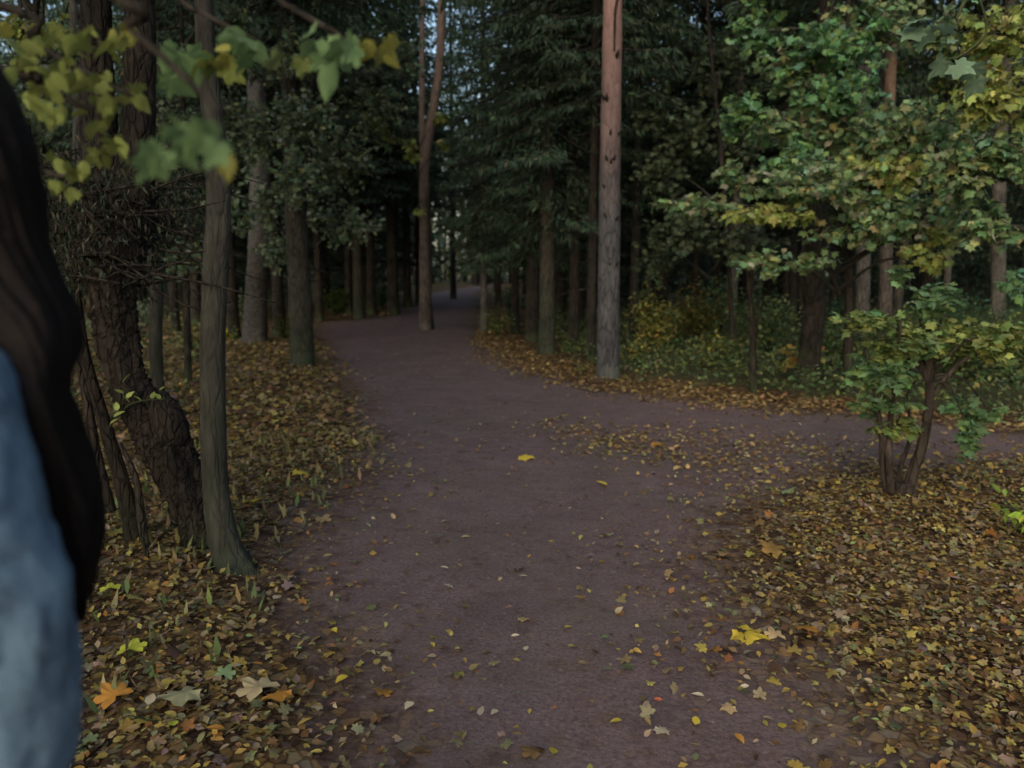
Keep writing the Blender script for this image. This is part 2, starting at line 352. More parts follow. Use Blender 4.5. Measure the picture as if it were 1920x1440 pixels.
# ------------------------------------------------------------------ leaf litter (nobody could count it)
PAL_L = [(3, (.38, .28, .12)), (3.4, (.24, .14, .055)), (3, (.48, .33, .07)), (2, (.52, .43, .11)), (2, (.44, .36, .21)), (.5, (.44, .20, .05)), (1.2, (.26, .30, .12)), (1.2, (.12, .075, .045)), (.8, (.30, .22, .18))]
PAL_FAR = [(3, (.50, .34, .14)), (3, (.40, .24, .09)), (1.5, (.45, .33, .10)), (1, (.16, .09, .05))]
def litter(name, label, n, x0, x1, y0, y1, dens, size, pal, tmpl, parent=None, bias=1.0):
    g = np.random.default_rng(abs(hash(name)) % 1000 if False else len(name) * 13 + n)
    y = y0 + (y1 - y0) * g.random(n * 5) ** bias; x = x0 + (x1 - x0) * g.random(n * 5)
    s = path_sd(x, y) + .25 * wob(x * 1.4, y * 1.4)
    k = g.random(len(x)) < dens(x, y, s); x, y = x[k][:n], y[k][:n]
    m = len(x); z = height(x, y) + .006 + g.random(m) * .022
    mb = MB(); t = g.integers(0, len(tmpl), m)
    Mx = rots(g.uniform(0, 6.28, m), g.normal(0, .33, m), g.normal(0, .33, m)); col = pick(pal, m, .22, g); sz = g.uniform(*size, m)
    for q, (T, f) in enumerate(tmpl):
        w = t == q; cloud(mb, T, np.stack([x, y, z], -1)[w], Mx[w], sz[w] * f, (col[w] * .95 + col[w].mean(1, keepdims=True) * .05) * .60)
    o = mb.build(name, M['litter'], smooth=False); o['kind'] = 'stuff'; o['label'] = label; o['category'] = 'fallen leaves'; return o
T_MIX = [(OVAL, .8), (OVAL, 1.), (DIAM, 1.), (OVAL, 1.25), (OVAL, .9), (DIAM, 1.1), (MAPLE, 1.35)]
def d_near(x, y, s): return np.clip(.012 + .30 * np.exp(np.minimum(s, 0) / .30) + np.maximum(s, 0) * 1.7, .004, 1) * (s > -1.3)
def ripple(x, y, s):
    a = np.clip(.013 + .3 * np.exp(np.minimum(s, 0) / .4), 0, 1)
    isl = np.exp(-(((x - 1.7) / 1.3) ** 2 + ((y - 6.2 + .5 * (x - 1.7)) / .8) ** 2)) * .8
    return np.where(s < 0, np.minimum(a + isl, 1), 0)
litter('leaf_litter', 'thick brown and ochre leaf litter left of the path around the old trunk', 36000, -5.0, .1, 1.4, 6.8, d_near, (.016, .040), PAL_L, T_MIX, bias=1.2)
litter('leaf_litter', 'mottled brown and yellow leaf litter under the leafy bush right of the path', 44000, .3, 5.5, 1.4, 6.6, d_near, (.014, .038), PAL_L, T_MIX, bias=1.2)
litter('leaf_litter', 'tan leaf litter in the left wood beyond the old trunk', 26000, -9, -.8, 6.2, 16, lambda x, y, s: np.clip((s + .25) * 1.8, 0, 1), (.04, .075), PAL_FAR + PAL_L, [(OVAL, .9), (DIAM, 1.), (MAPLE, 1.1)], bias=1.1)
litter('leaf_litter', 'band of tan leaves along the far right edge of the path', 17000, -.8, 12, 6.3, 22, lambda x, y, s: np.exp(-((s - .12) / .42) ** 2), (.04, .08), PAL_FAR, [(OVAL, .9), (DIAM, 1.)], bias=1.3)
litter('scattered_leaves', 'small pale leaves and leaf bits strewn thinly over the dirt path', 15000, -2.6, 9, 1.6, 16, ripple, (.016, .045), PAL_L + [(3, (.46, .37, .25)), (2, (.12, .07, .05))], [(OVAL, 1.), (DIAM, 1.)], bias=1.1)
litter('leaf_patch', 'loose patch of golden leaves lying on the dirt where the side path branches off', 2600, .2, 4.2, 4.6, 8.2, lambda x, y, s: np.clip(np.exp(-(((x - 1.55) / 1.15) ** 2 + ((y - 6.3 + .45 * (x - 1.55)) / .75) ** 2)) * .9 * (s < .1) * (.6 + .6 * wob(x * 2, y * 2)), 0, 1), (.03, .06), PAL_FAR + [(3, (.52, .40, .12))], [(OVAL, 1.), (DIAM, 1.)])
o = litter('leaf_litter', 'sparse brown leaf litter in the dark wood behind', 9000, -26, 26, 12, 42, lambda x, y, s: np.clip(s * 2, 0, .9), (.10, .16), PAL_FAR, [(DIAM, 1.)], bias=1.0)

# countable single leaves lying on the path
LM = {}
def single_mesh(kind, col):
    key = (kind, col)
    if key not in LM:
        T = {'maple': MAPLE, 'birch': OVAL}[kind]; V = T[0] - np.array([0, .4, 0]); LM[key] = mesh_np(kind + '_leaf', V, T[1], np.array(col) * np.ones((len(V), 3))); LM[key].materials.append(M['litter'])
    return LM[key]
YEL, TAN, ORA, PAL, BRN, GRN, LIM = (.55, .42, .05), (.42, .30, .15), (.46, .22, .04), (.55, .46, .30), (.10, .055, .03), (.20, .28, .13), (.50, .52, .06)
LV = [(1400, 1196, 'maple', YEL, .13, 'large yellow maple leaf at the right edge of the path'),
 (1512, 1196, 'maple', ORA, .10, 'ochre maple leaf just right of the large yellow maple leaf'),
 (1452, 1208, 'maple', TAN, .07, 'small tan leaf between two maple leaves at the right path edge'),
 (1365, 1228, 'birch', BRN, .07, 'narrow dark brown leaf on the path below the large yellow maple leaf'),
 (1303, 1343, 'birch', ORA, .035, 'small orange leaf touching the bright yellow one below it'),
 (1304, 1364, 'birch', YEL, .05, 'brightest yellow round leaf low on the right of the path'),
 (1466, 1370, 'birch', YEL, .05, 'yellow leaf lowest at the right next to a pale leaf pair'),
 (1442, 1356, 'birch', TAN, .045, 'tan leaf at the upper left of a yellow leaf, bottom right'),
 (1157, 1366, 'birch', YEL, .045, 'dull yellow leaf alone at the bottom of the path'),
 (1240, 1381, 'maple', PAL, .05, 'pale cream leaf between two yellow leaves near the bottom'),
 (1385, 1393, 'birch', ORA, .05, 'orange yellow upright leaf at the bottom right of the path'),
 (1310, 1314, 'birch', PAL, .045, 'pale green white leaf above the brightest yellow leaf'),
 (1366, 1336, 'maple', TAN, .05, 'tan curled leaf right of the brightest yellow leaf'),
 (1396, 1296, 'birch', PAL, .04, 'pale leaf above the tan curled leaf on the right'),
 (1235, 1324, 'birch', (.45, .12, .05), .03, 'small red leaf on the bare dirt, lower right'),
 (1065, 1190, 'birch', YEL, .045, 'yellow leaf in the middle of the lower path'),
 (986, 1232, 'birch', PAL, .04, 'pale leaf below the middle of the path, right of two others'),
 (965, 1207, 'birch', PAL, .036, 'small whitish leaf just above a pale leaf mid path'),
 (858, 1233, 'birch', TAN, .04, 'tan leaf left of the path centre, lower half'),
 (811, 1222, 'birch', YEL, .035, 'small yellow leaf beside the tan leaf left of the path centre'),
 (980, 1090, 'birch', PAL, .045, 'pale leaf in the very middle of the path'),
 (938, 1095, 'birch', TAN, .035, 'tiny tan leaf left of the pale leaf mid path'),
 (843, 1108, 'maple', PAL, .05, 'whitish leaf pair left of the path middle'),
 (832, 1072, 'birch', PAL, .045, 'pale leaf above the whitish leaf pair'),
 (754, 1122, 'birch', PAL, .04, 'pale leaf on the left third of the path'),
 (985, 860, 'maple', YEL, .12, 'yellow leaf lying alone far up the middle of the path'),
 (1130, 907, 'birch', YEL, .09, 'yellow leaf on the path right of the middle distance'),
 (872, 1012, 'birch', TAN, .05, 'tan leaf lying where the path narrows, left of centre'),
 (835, 982, 'birch', TAN, .05, 'small tan leaf above another left of the path centre'),
 (768, 1339, 'birch', PAL, .055, 'pale round leaf low on the left of the path'),
 (718, 1312, 'maple', ORA, .065, 'orange brown leaf above the pale round leaf, lower left'),
 (928, 1352, 'birch', PAL, .04, 'pale leaf near the bottom centre of the path'),
 (1037, 1425, 'birch', YEL, .05, 'yellow leaf cut off by the bottom of the picture'),
 (650, 1350, 'birch', BRN, .07, 'long dark brown leaf at the lower left path edge'),
 (627, 1193, 'birch', YEL, .045, 'yellow leaf at the left edge of the path below the trunks'),
 (643, 1302, 'birch', YEL, .06, 'yellow leaf on the left edge near the orange brown leaf'),
 (520, 1149, 'birch', PAL, .06, 'pale round leaf on the bare soil in front of the slim trunk'),
 (565, 905, 'maple', YEL, .13, 'bright yellow maple leaf on the litter beyond the slim trunk'),
 (600, 986, 'maple', TAN, .12, 'tan maple leaf at the left path edge beyond the slim trunk'),
 (472, 966, 'maple', YEL, .12, 'yellow maple leaf right beside the slim trunk'),
 (533, 982, 'birch', PAL, .07, 'whitish curled leaf near the slim trunk'),
 (210, 1152, 'maple', LIM, .075, 'lime yellow leaf among brown leaves at lower left'),
 (345, 1340, 'maple', (.36, .34, .18), .13, 'big olive tan maple leaf on the litter at bottom left'),
 (485, 1325, 'maple', (.46, .37, .2), .12, 'big pale tan maple leaf at the edge of the litter, bottom left'),
 (285, 1357, 'birch', PAL, .06, 'cream round leaf left of the big olive tan leaf'),
 (215, 1345, 'maple', ORA, .10, 'rusty orange maple leaf near the blue jacket'),
 (525, 1340, 'maple', ORA, .09, 'orange maple leaf right of the big pale tan one'),
 (425, 1298, 'maple', GRN, .06, 'small green leaf among the litter, bottom left'),
 (328, 1404, 'birch', LIM, .055, 'pale lime leaf at the bottom left of the litter'),
 (409, 1413, 'birch', ORA, .06, 'bright orange leaf at the bottom left edge of the picture'),
 (250, 1258, 'maple', LIM, .09, 'yellow green maple leaf in the middle of the left litter'),
 (1450, 1046, 'maple', (.28, .17, .05), .13, 'brown maple leaf on the litter right of the path'),
 (1232, 832, 'maple', ORA, .12, 'orange leaf on the path in front of the side path'),
 (1475, 940, 'maple', GRN, .09, 'green leaf lying by the path left of the leafy bush'),
 (1000, 1425, 'maple', (.22, .13, .05), .07, 'brown leaf flat on the dirt at the bottom centre')]
for px, py, kd, col, sz, lab in LV:
    p = G(px, py); o = obj('fallen_leaf', single_mesh(kd, col))
    o.location = (p.x, p.y, H(p.x, p.y) + .012 + .06 * sz + (.025 if (path_sd([p.x], [p.y])[0] > -.1) else 0)); o.rotation_euler = (random.gauss(0, .18), random.gauss(0, .18), random.uniform(0, 6.28)); o.scale = (sz,) * 3
    tag(o, lab, 'leaf', 'single leaves lying on the ground')

# ------------------------------------------------------------------ trees
def trunk_mesh(pts, rad, mat, n=70, sides=20, rough=.05, seed=1, flare=.5, flute=.0, name='trunk', flareh=.3):
    mb = MB(); mb.tube(pts, rad, n=n, sides=sides, rough=rough, seed=seed, flare=flare, flute=flute, flareh=flareh)
    return mb.build(name, mat, mesh_only=True)
PAL_N = [(3, (.052, .09, .052)), (2, (.065, .105, .055)), (1.5, (.042, .075, .05)), (.3, (.11, .10, .06))]
def spruce_crown(Ht, z0, Rm, seed, gap=.36, droop=.32, dens=1.0):
    g = np.random.default_rng(seed); pos, yaw, pit, siz, bt = [], [], [], [], []
    sticks = MB(); z = z0
    while z < Ht - .25:
        hi = z > 7.5; f = (z - z0) / (Ht - z0); L0 = Rm * (1 - f) ** .75 * min(1, .55 + f * 6) + .15; nb = int(g.integers(5, 8)); a0 = g.uniform(0, 6.28)
        for b in range(nb):
            a = a0 + b * 6.28 / nb + g.normal(0, .2); L = L0 * g.uniform(.6, 1.15); zz = z + g.uniform(-.2, .2)
            dr = droop * (1.2 - f) * g.uniform(.6, 1.4)
            m = max(3, int(L / (.26 if hi else .12) * dens)); t = np.linspace(.12, 1, m)
            bx = np.cos(a) * L * t; by = np.sin(a) * L * t; bz = zz - dr * L * t + .28 * dr * L * t ** 3
            if not hi and L > .5: sticks.tube([(bx[q], by[q], bz[q]) for q in np.linspace(0, m - 1, 4).astype(int)], [.013 + .006 * L, .004], n=4, sides=4)
            k = 5 if not hi else 3
            for sgn in (-1, 1):
                tl = (.5 * L * (1 - t) ** .8 * .75 + .10) * g.uniform(.7, 1.2, m); ang = a + sgn * g.normal(.95, .15, m)
                for q in range(k):
                    u = (q + g.random(m)) / k * tl
                    pos.append(np.stack([bx + np.cos(ang) * u, by + np.sin(ang) * u, bz - u * .25 + g.normal(0, .015, m)], -1))
                    yaw.append(ang - np.pi / 2 + g.normal(0, .4, m)); pit.append(g.normal(-.55, .45, m)); siz.append(g.uniform(.10, .19, m) * (1.9 if hi else 1))
        z += gap * g.uniform(.75, 1.2) * (1.0 if not hi else 1.5)
    pos = np.vstack(pos); yaw = np.concatenate(yaw); pit = np.concatenate(pit); siz = np.concatenate(siz); n = len(pos)
    mb = MB(); cloud(mb, NEED, pos, rots(yaw, pit, g.normal(0, .9, n)), siz, pick(PAL_N, n, .25, g))
    me = mb.build('crown', M['needle'], smooth=False, mesh_only=True)
    ms = sticks.build('limbs', M['bark_dark'], mesh_only=True)
    return me, ms
def dead_twigs(z0, z1, n, seed, L=.7):
    g = np.random.default_rng(seed); mb = MB()
    for _ in range(n):
        a = g.uniform(0, 6.28); z = g.uniform(z0, z1); l = L * g.uniform(.3, 1)
        p = [(np.cos(a) * .08, np.sin(a) * .08, z), (np.cos(a) * l * .6, np.sin(a) * l * .6, z - .04), (np.cos(a + .2) * l, np.sin(a + .2) * l, z - .18 * l)]
        mb.tube(p, [.011, .004], n=5, sides=4)
    return mb.build('dead_twigs', M['bark_dark'], mesh_only=True)
SPR = [spruce_crown(19, 2.3, 2.2, 11), spruce_crown(17, 3.6, 1.9, 12), spruce_crown(20, 5.0, 2.1, 13), spruce_crown(16, 1.7, 1.9, 14)]
SPT = [trunk_mesh([(0, 0, -.15), (.05 * k, .03, 5), (.1, -.04 * k, 11), (0, 0, h)], [.17, .14, .09, .02], M['bark_dark'], n=60, sides=14, seed=20 + k, flare=.5) for k, h in enumerate((18.8, 16.8, 19.8, 15.8))]
DT = [dead_twigs(.8, 4.5, 34, 30 + k) for k in range(3)]
YS = [spruce_crown(4.2, .25, 1.15, 41, gap=.28), spruce_crown(3.2, .2, .9, 42, gap=.28)]
YT = trunk_mesh([(0, 0, -.1), (0, 0, 2), (0, 0, 4.1)], [.05, .035, .01], M['bark_dark'], n=14, sides=8, flare=.3, rough=.03)
def bushy_crown(zc, rx, rz, n, pal, seed, tm=DIAM, size=(.10, .17), name='crown', clumps=26, trunk_top=None):
    g = np.random.default_rng(seed); mb = MB(); st = MB()
    c = g.normal(0, 1, (clumps, 3)); c /= np.linalg.norm(c, axis=1)[:, None]; c *= g.uniform(.35, 1, (clumps, 1)) ** .6 * np.array([rx, rx, rz]); c[:, 2] += zc
    per = n // clumps
    for q in range(clumps):
        r = g.uniform(.25, .5) * rx * .75
        d = g.normal(0, .5, (per, 3)) * np.array([r, r, r * .45]); p = c[q] + d
        cloud(mb, tm, p, rots(g.uniform(0, 6.28, per), g.normal(-.35, .4, per), g.normal(0, .45, per)), g.uniform(*size, per), pick(pal, per, .22, g) * g.uniform(.75, 1.2))
        z0 = max(zc - rz * 1.3, c[q][2] - rx * .8)
        st.tube([(0, 0, z0), (c[q][0] * .5, c[q][1] * .5, (z0 + c[q][2]) * .5 + .1), tuple(c[q])], [.035, .02, .006], n=6, sides=5)
    return mb.build(name, M['leaf'], smooth=False, mesh_only=True), st.build('limbs', M['bark_dark'], mesh_only=True)
PAL_DG = [(3, (.055, .085, .03)), (2, (.08, .10, .035)), (1, (.15, .14, .04)), (1, (.05, .075, .045))]
PAL_YG = [(3, (.13, .17, .045)), (3, (.22, .22, .05)), (2, (.08, .13, .04)), (1, (.33, .27, .05)), (1, (.09, .16, .07))]
PAL_Y = [(3, (.35, .27, .05)), (2, (.26, .24, .05)), (2, (.14, .16, .05)), (1, (.38, .20, .05))]
DEC = [bushy_crown(9.5, 2.4, 4.5, 7000, PAL_DG, 51, clumps=40), bushy_crown(8, 2.1, 4.0, 6000, PAL_DG + PAL_YG, 52, clumps=36)]
DECT = [trunk_mesh([(0, 0, -.15), (.15, .05, 4), (.1, -.1, 9), (0, .1, 13)], [.15, .12, .08, .02], M['bark_grey'], n=50, sides=14, seed=70, flare=.4),
        trunk_mesh([(0, 0, -.15), (-.12, .05, 4), (.1, .1, 8), (0, .1, 11.5)], [.13, .11, .07, .02], M['bark_smooth'], n=50, sides=14, seed=71, flare=.4)]
PINE_C = bushy_crown(14.5, 2.4, 2.2, 4500, [(1, (.05, .085, .05))], 53, tm=NEED, size=(.3, .5), clumps=30)
def kindstuff(o): o['kind'] = 'stuff'; return o
def put(me, name, parent, sc=(1, 1, 1), stuff=False):
    o = obj(name, me, None, parent); o.scale = sc
    if stuff: o['kind'] = 'stuff'
    return o

def tree(px, py, wpx, mat, label, name='spruce_tree', cat='tree', crown='spruce', ci=0, top=None, bend=None, seed=1, group=None, cs=1.0, flare=.45, twigs=True, Ht=18, rough=.05, crot=None, cz=0):
    p = G(px, py); r = W_(wpx, p.y) / 2; z = H(p.x, p.y)
    t = thing(name, label, cat, (p.x, p.y, z), 0, group)
    path = [(0, 0, -.15)] + [tuple(P(*b, p.y) - Vector((p.x, p.y, z))) for b in (bend or [])]
    last = path[-1]
    if top: path += [tuple(P(*top, p.y) - Vector((p.x, p.y, z)))]
    zz = path[-1][2]; x_, y_ = path[-1][0], path[-1][1]
    if Ht > zz + 2: path += [(x_ * 1.05, y_, (zz + Ht) / 2), (x_, y_, Ht)]
    rad = [r * (1 - .93 * min(1, q[2] / max(Ht, 1)) ** 1.15) for q in path]
    zs = np.array([q[2] for q in path]); zi = np.linspace(0, 1, 24); rad = np.interp(zi, np.linspace(0, 1, len(path)), rad)
    put(trunk_mesh(path, list(rad), mat, n=110, sides=22, rough=rough, seed=seed, flare=flare), 'trunk', t)
    g = np.random.default_rng(seed + 500)
    if crown:
        C = {'spruce': SPR, 'dec': DEC, 'young': YS}[crown][ci] if crown != 'pine' else PINE_C
        for me, nm in zip(C, ('crown', 'limbs')):
            o = put(me, nm, t, (cs, cs, 1), nm == 'crown'); o.rotation_euler[2] = g.uniform(0, 6.28) if crot is None else crot; o.location.z = cz
    if twigs: o = put(DT[seed % 3], 'dead_twigs', t, (1, 1, 1), True); o.rotation_euler[2] = g.uniform(0, 6.28)
    return t
TR = []
def T(*a, **k): t = tree(*a, **k); TR.append((t.location.x, t.location.y)); return t
# right of the path
pine = T(1140, 712, 43, M['bark_pine'], 'tall pine at the path edge, grey below and pink orange above', name='pine_tree', crown='pine', bend=[(1143, 400)], top=(1149, 0), seed=3, Ht=17, flare=.18, rough=.025, twigs=False)
T(1108, 682, 18, M['bark_dark'], 'thin dark trunk close behind the left side of the tall pine', ci=1, seed=4, cs=.8)
T(1075, 660, 20, M['bark_dark'], 'dark trunk second to the left of the tall pine', ci=2, seed=5, cs=.8)
T(1025, 669, 30, M['bark_moss'], 'thickest trunk of the row on the right path edge, green with moss at its foot', ci=0, seed=6, cs=.75)
T(998, 643, 25, M['bark_dark'], 'dark brown trunk just left of the mossy footed trunk in the row', ci=3, seed=7, cs=.7)
T(966, 628, 15, M['bark_dark'], 'slim dark trunk between the path-edge sapling and the row right of the path', ci=0, seed=8, cs=.7)
T(908, 622, 13, M['bark_grey'], 'thin straight grey trunk standing at the right edge of the far path', ci=3, seed=9, cs=.55)
T(934, 574, 12, M['bark_dark'], 'far dark trunk right of the path end', ci=0, seed=10)
T(1187, 655, 17, M['bark_dark'], 'thin dark trunk right of the tall pine behind yellow shrubs', ci=2, seed=11, crown='spruce')
T(1300, 610, 14, M['bark_dark'], 'thin dark trunk above the yellow leaved shrubs', ci=1, seed=12)
T(1343, 600, 13, M['bark_dark'], 'slender dark trunk behind the shrubs, halfway to the forked saplings', ci=2, seed=13)
T(1512, 722, 40, M['bark_dark'], 'dark wide footed trunk behind the orange leaf sprig', ci=2, seed=14, bend=[(1520, 640), (1529, 560)], top=(1530, 420), name='spruce_tree', flare=.3)
T(1500, 640, 18, M['bark_dark'], 'thin trunk left behind the wide footed trunk', ci=1, seed=15)
T(1612, 662, 27, M['bark_grey'], 'grey trunk, left one of the pair above the leafy bush', crown='dec', ci=0, seed=16, bend=[(1618, 500)], top=(1622, 100), name='birch_tree', twigs=False)
T(1657, 655, 25, M['bark_fork2'], 'trunk with orange upper bark, right one of the pair above the leafy bush', crown='pine', seed=17, bend=[(1661, 500), (1664, 300)], top=(1676, 0), name='pine_tree', twigs=False)
0 and T(1604, 751, 24, M['bark_dark'], 'dark stump-like trunk half hidden left of the leafy bush', crown='dec', ci=1, seed=18, name='lime_tree', bend=[(1600, 690), (1590, 560)], top=(1585, 300), flare=.25)
T(1768, 625, 13, M['bark_grey'], 'thin grey trunk behind the right side of the leafy bush', crown='dec', ci=1, seed=19, name='birch_tree')
T(1872, 640, 26, M['bark_grey'], 'grey trunk near the right border of the picture', crown='dec', ci=0, seed=21, name='birch_tree', bend=[(1872, 500)], top=(1880, 200), twigs=False)
T(1470, 610, 12, M['bark_dark'], 'very thin trunk left of the wide footed trunk', ci=0, seed=22)
T(1405, 615, 12, M['bark_dark'], 'thin dark trunk directly behind the forked black sapling', ci=1, seed=23)
T(1560, 615, 14, M['bark_dark'], 'thin trunk in the gap left of the grey pair', ci=2, seed=24)
T(1245, 600, 13, M['bark_dark'], 'dark trunk between the tall pine and the yellow shrubs', ci=0, seed=25)
# centre and left of the path
G1 = T(797, 619, 23, M['bark_fork'], 'forked pine standing on the path where it narrows', name='pine_tree', crown='pine', bend=[(797, 450), (797, 300)], top=(826, 90), seed=26, Ht=15, twigs=False, flare=.3)
fk = MB(); p0 = G1.location
fk.tube([P(797, 330, p0.y) - p0, P(792, 250, p0.y) - p0, P(791, 120, p0.y) - p0, P(793, -60, p0.y) - p0], [.10, .075, .06, .05], n=30, sides=10, rough=.04, seed=5)
fk.build('fork_trunk', M['bark_fork'], G1)
0 and T(810, 604, 14, M['bark_dark'], 'dark trunk right behind the forked pine', ci=2, seed=27, cs=.8)
T(850, 561, 11, M['bark_dark'], 'small far trunk at the left side of the path end', ci=2, seed=28)
T(785, 573, 12, M['bark_dark'], 'dark trunk behind the left side of the forked pine', ci=1, seed=29)
T(765, 577, 15, M['bark_dark'], 'dark trunk second to the left of the forked pine', ci=2, seed=30)
T(738, 590, 21, M['bark_dark'], 'thick dark trunk of the row left of the forked pine', ci=1, seed=31)
T(697, 591, 16, M['bark_dark'], 'dark trunk leaning slightly right in the row far left of the forked pine', ci=2, seed=32)
T(673, 598, 19, M['bark_moss'], 'greenish trunk in the row at the far left bend of the path', ci=1, seed=33)
T(655, 592, 13, M['bark_dark'], 'leftmost thin trunk of the row at the far bend of the path', ci=2, seed=34)
T(568, 687, 43, M['bark_moss'], 'moss covered dark trunk at the left path edge', crown='spruce', ci=2, seed=35, bend=[(563, 560)], top=(556, 420), flare=.25, rough=.06)
T(477, 646, 42, M['bark_birch'], 'grey trunk left of the mossy one, pale and patchy higher up', name='birch_tree', crown='dec', ci=0, seed=36, bend=[(481, 540), (487, 420)], top=(482, 180), flare=.5, twigs=False)
T(525, 630, 22, M['bark_dark'], 'dark trunk between the birch and the moss covered trunk', ci=1, seed=37)
T(440, 640, 20, M['bark_dark'], 'dark trunk right behind the slim near trunk', ci=1, seed=38)
T(600, 604, 14, M['bark_dark'], 'dark trunk behind the moss covered trunk, at the far bend', ci=2, seed=39)
T(370, 612, 20, M['bark_dark'], 'dark trunk left of the slim near trunk in the distance', ci=1, seed=40)
T(330, 625, 16, M['bark_dark'], 'thin dark trunk in the gap between the near trunks', ci=1, seed=43)
T(298, 770, 24, M['bark_smooth'], 'slim trunk rising behind the bulge of the old tree', crown='dec', ci=1, seed=44, name='lime_tree', bend=[(292, 640)], top=(284, 330), flare=.2, twigs=False)
T(120, 700, 18, M['bark_grey'], 'pale thin trunk at far left behind the old tree', crown='dec', ci=1, seed=45, name='birch_tree', bend=[(130, 500)], top=(143, 100), twigs=False)
# small sapling: black forked stem right of the pine
sp_ = G(1412, 743); sap = thing('sapling', 'thin black sapling with a short fork standing at the litter edge', 'sapling', (sp_.x, sp_.y, H(sp_.x, sp_.y)))
mb = MB(); mb.tube([(0, 0, -.05), P(1411, 660, sp_.y) - sp_, P(1409, 600, sp_.y) - sp_, P(1401, 500, sp_.y) - sp_, P(1397, 380, sp_.y) - sp_], [.05, .04, .035, .02, .012], n=26, sides=8, rough=.07)
mb.build('stem', M['bark_dark'], sap)
mb = MB(); mb.tube([P(1410, 640, sp_.y) - sp_, P(1424, 600, sp_.y) - sp_, P(1432, 560, sp_.y) - sp_], [.022, .014, .008], n=8, sides=6); mb.build('branch', M['bark_dark'], sap)

# pine whorl scars, crack and stubs
pp = pine.location
for py, nn in ((110, 3), (190, 3), (250, 2), (305, 3), (352, 1), (410, 2), (500, 2)):
    for q in range(nn):
        c = P(1143 + random.uniform(-15, 15), py + random.uniform(-5, 5), pp.y) - pp; a = random.uniform(-2.4, -.7)
        mb = MB(); r0 = .115; mb.tube([(c.x * 0 + (P(1144, py, pp.y) - pp).x + math.cos(a) * r0, math.sin(a) * r0, c.z), ((P(1144, py, pp.y) - pp).x + math.cos(a) * (r0 + .06), math.sin(a) * (r0 + .06), c.z + .05)], [.02, .009], n=4, sides=7, rough=.1)
        mb.build('branch_stub', M['stub'], pine)
mb = MB(); ys = -.125
mb.tube([tuple(P(1158, -10, pp.y - .13) - pp), tuple(P(1153, 30, pp.y - .13) - pp), tuple(P(1152, 95, pp.y - .135) - pp)], [.018, .016, .012], n=14, sides=6, rough=.2); mb.build('bark_crack', M['stub'], pine)  # dark crack in the upper bark, added as a thin raised tube

# ------------------------------------------------------------------ the near trunks at left
g0 = G(440, 1088); A = thing('slim_tree', 'slim smooth trunk with flared foot at the left path edge, nearest one', 'tree', (g0.x, g0.y, H(g0.x, g0.y)))
def rel(o, *pts): return [tuple(P(*q) - o.location) for q in pts]
y = g0.y
pts = rel(A, (452, 1105, y), (425, 1030, y), (407, 940, y), (400, 820, y), (398, 650, y), (405, 500, y), (410, 380, y), (402, 250, y), (388, 120, y), (382, 0, y), (378, -200, y), (370, -500, y)) + [(-.3, .1, 7.5)]
put(trunk_mesh(pts, [.10, .066, .058, .056, .054, .055, .052, .045, .04, .038, .035, .03, .01], M['bark_smooth'], n=150, sides=24, rough=.05, seed=8, flare=.45, flareh=.16), 'trunk', A)
for q, (me, nm) in enumerate(zip(DEC[1], ('crown', 'limbs'))):
    o = put(me, nm, A, (.6, .6, .6), nm == 'crown'); o.location = (-.3, .2, 1.0)
B0 = G(335, 1085); y = B0.y + .25
B = thing('old_tree', 'old gnarled tree with bulging cut trunk and several stems behind the slim trunk', 'tree', (B0.x, y, H(B0.x, y)))
mb = MB()
mb.tube(rel(B, (424, 1135, y), (400, 1050, y), (368, 960, y), (332, 880, y), (298, 815, y), (264, 760, y), (236, 700, y), (218, 620, y), (210, 540, y), (205, 450, y)), [.15, .105, .09, .108, .118, .098, .082, .088, .10, .105], n=140, sides=36, rough=.13, seed=3, flare=.45, flareh=.2, flute=.09, rscale=1.4)
mb.build('trunk', M['bark_old'], B)
mb = MB(); mb.tube(rel(B, (300, 870, y), (318, 810, y - .03), (300, 762, y - .04), (262, 748, y)), [.06, .085, .075, .035], n=24, sides=20, rough=.12, seed=6, flute=.08); mb.build('cut_stub', M['bark_old'], B)
for nm_, pts, rr, sd_ in (('stem', [(205, 480, y), (195, 380, y), (188, 250, y), (182, 120, y), (180, 0, y), (178, -300, y)], [.14, .11, .078, .07, .065, .05], 11),
                     ('stem', [(215, 470, y), (245, 370, y), (258, 260, y), (262, 120, y), (262, 0, y), (265, -300, y)], [.12, .10, .075, .07, .065, .05], 12),
                     ('stem', [(265, 1100, y), (250, 990, y), (222, 880, y), (192, 780, y), (165, 690, y), (150, 600, y), (140, 480, y)], [.07, .045, .035, .03, .025, .02, .012], 13),
                     ('stem', [(300, 1110, y - .1), (270, 1000, y - .1), (255, 900, y - .1), (225, 830, y - .1)], [.03, .022, .016, .01], 14),
                     ('stem', [(300, 1130, y - .25), (278, 1050, y - .25), (262, 985, y - .25)], [.02, .012, .008], 15),
                     ('stem', [(205, 960, y), (180, 850, y), (160, 740, y), (132, 620, y)], [.03, .025, .02, .01], 16)):
    mb = MB(); mb.tube(rel(B, *pts), rr, n=60, sides=14, rough=.07, seed=sd_, flare=.2, flareh=.12); mb.build(nm_, M['bark_old'], B)
o = put(DEC[0][0], 'crown', B, (.8, .8, .7), True); o.location = (-.4, .3, 1.0)
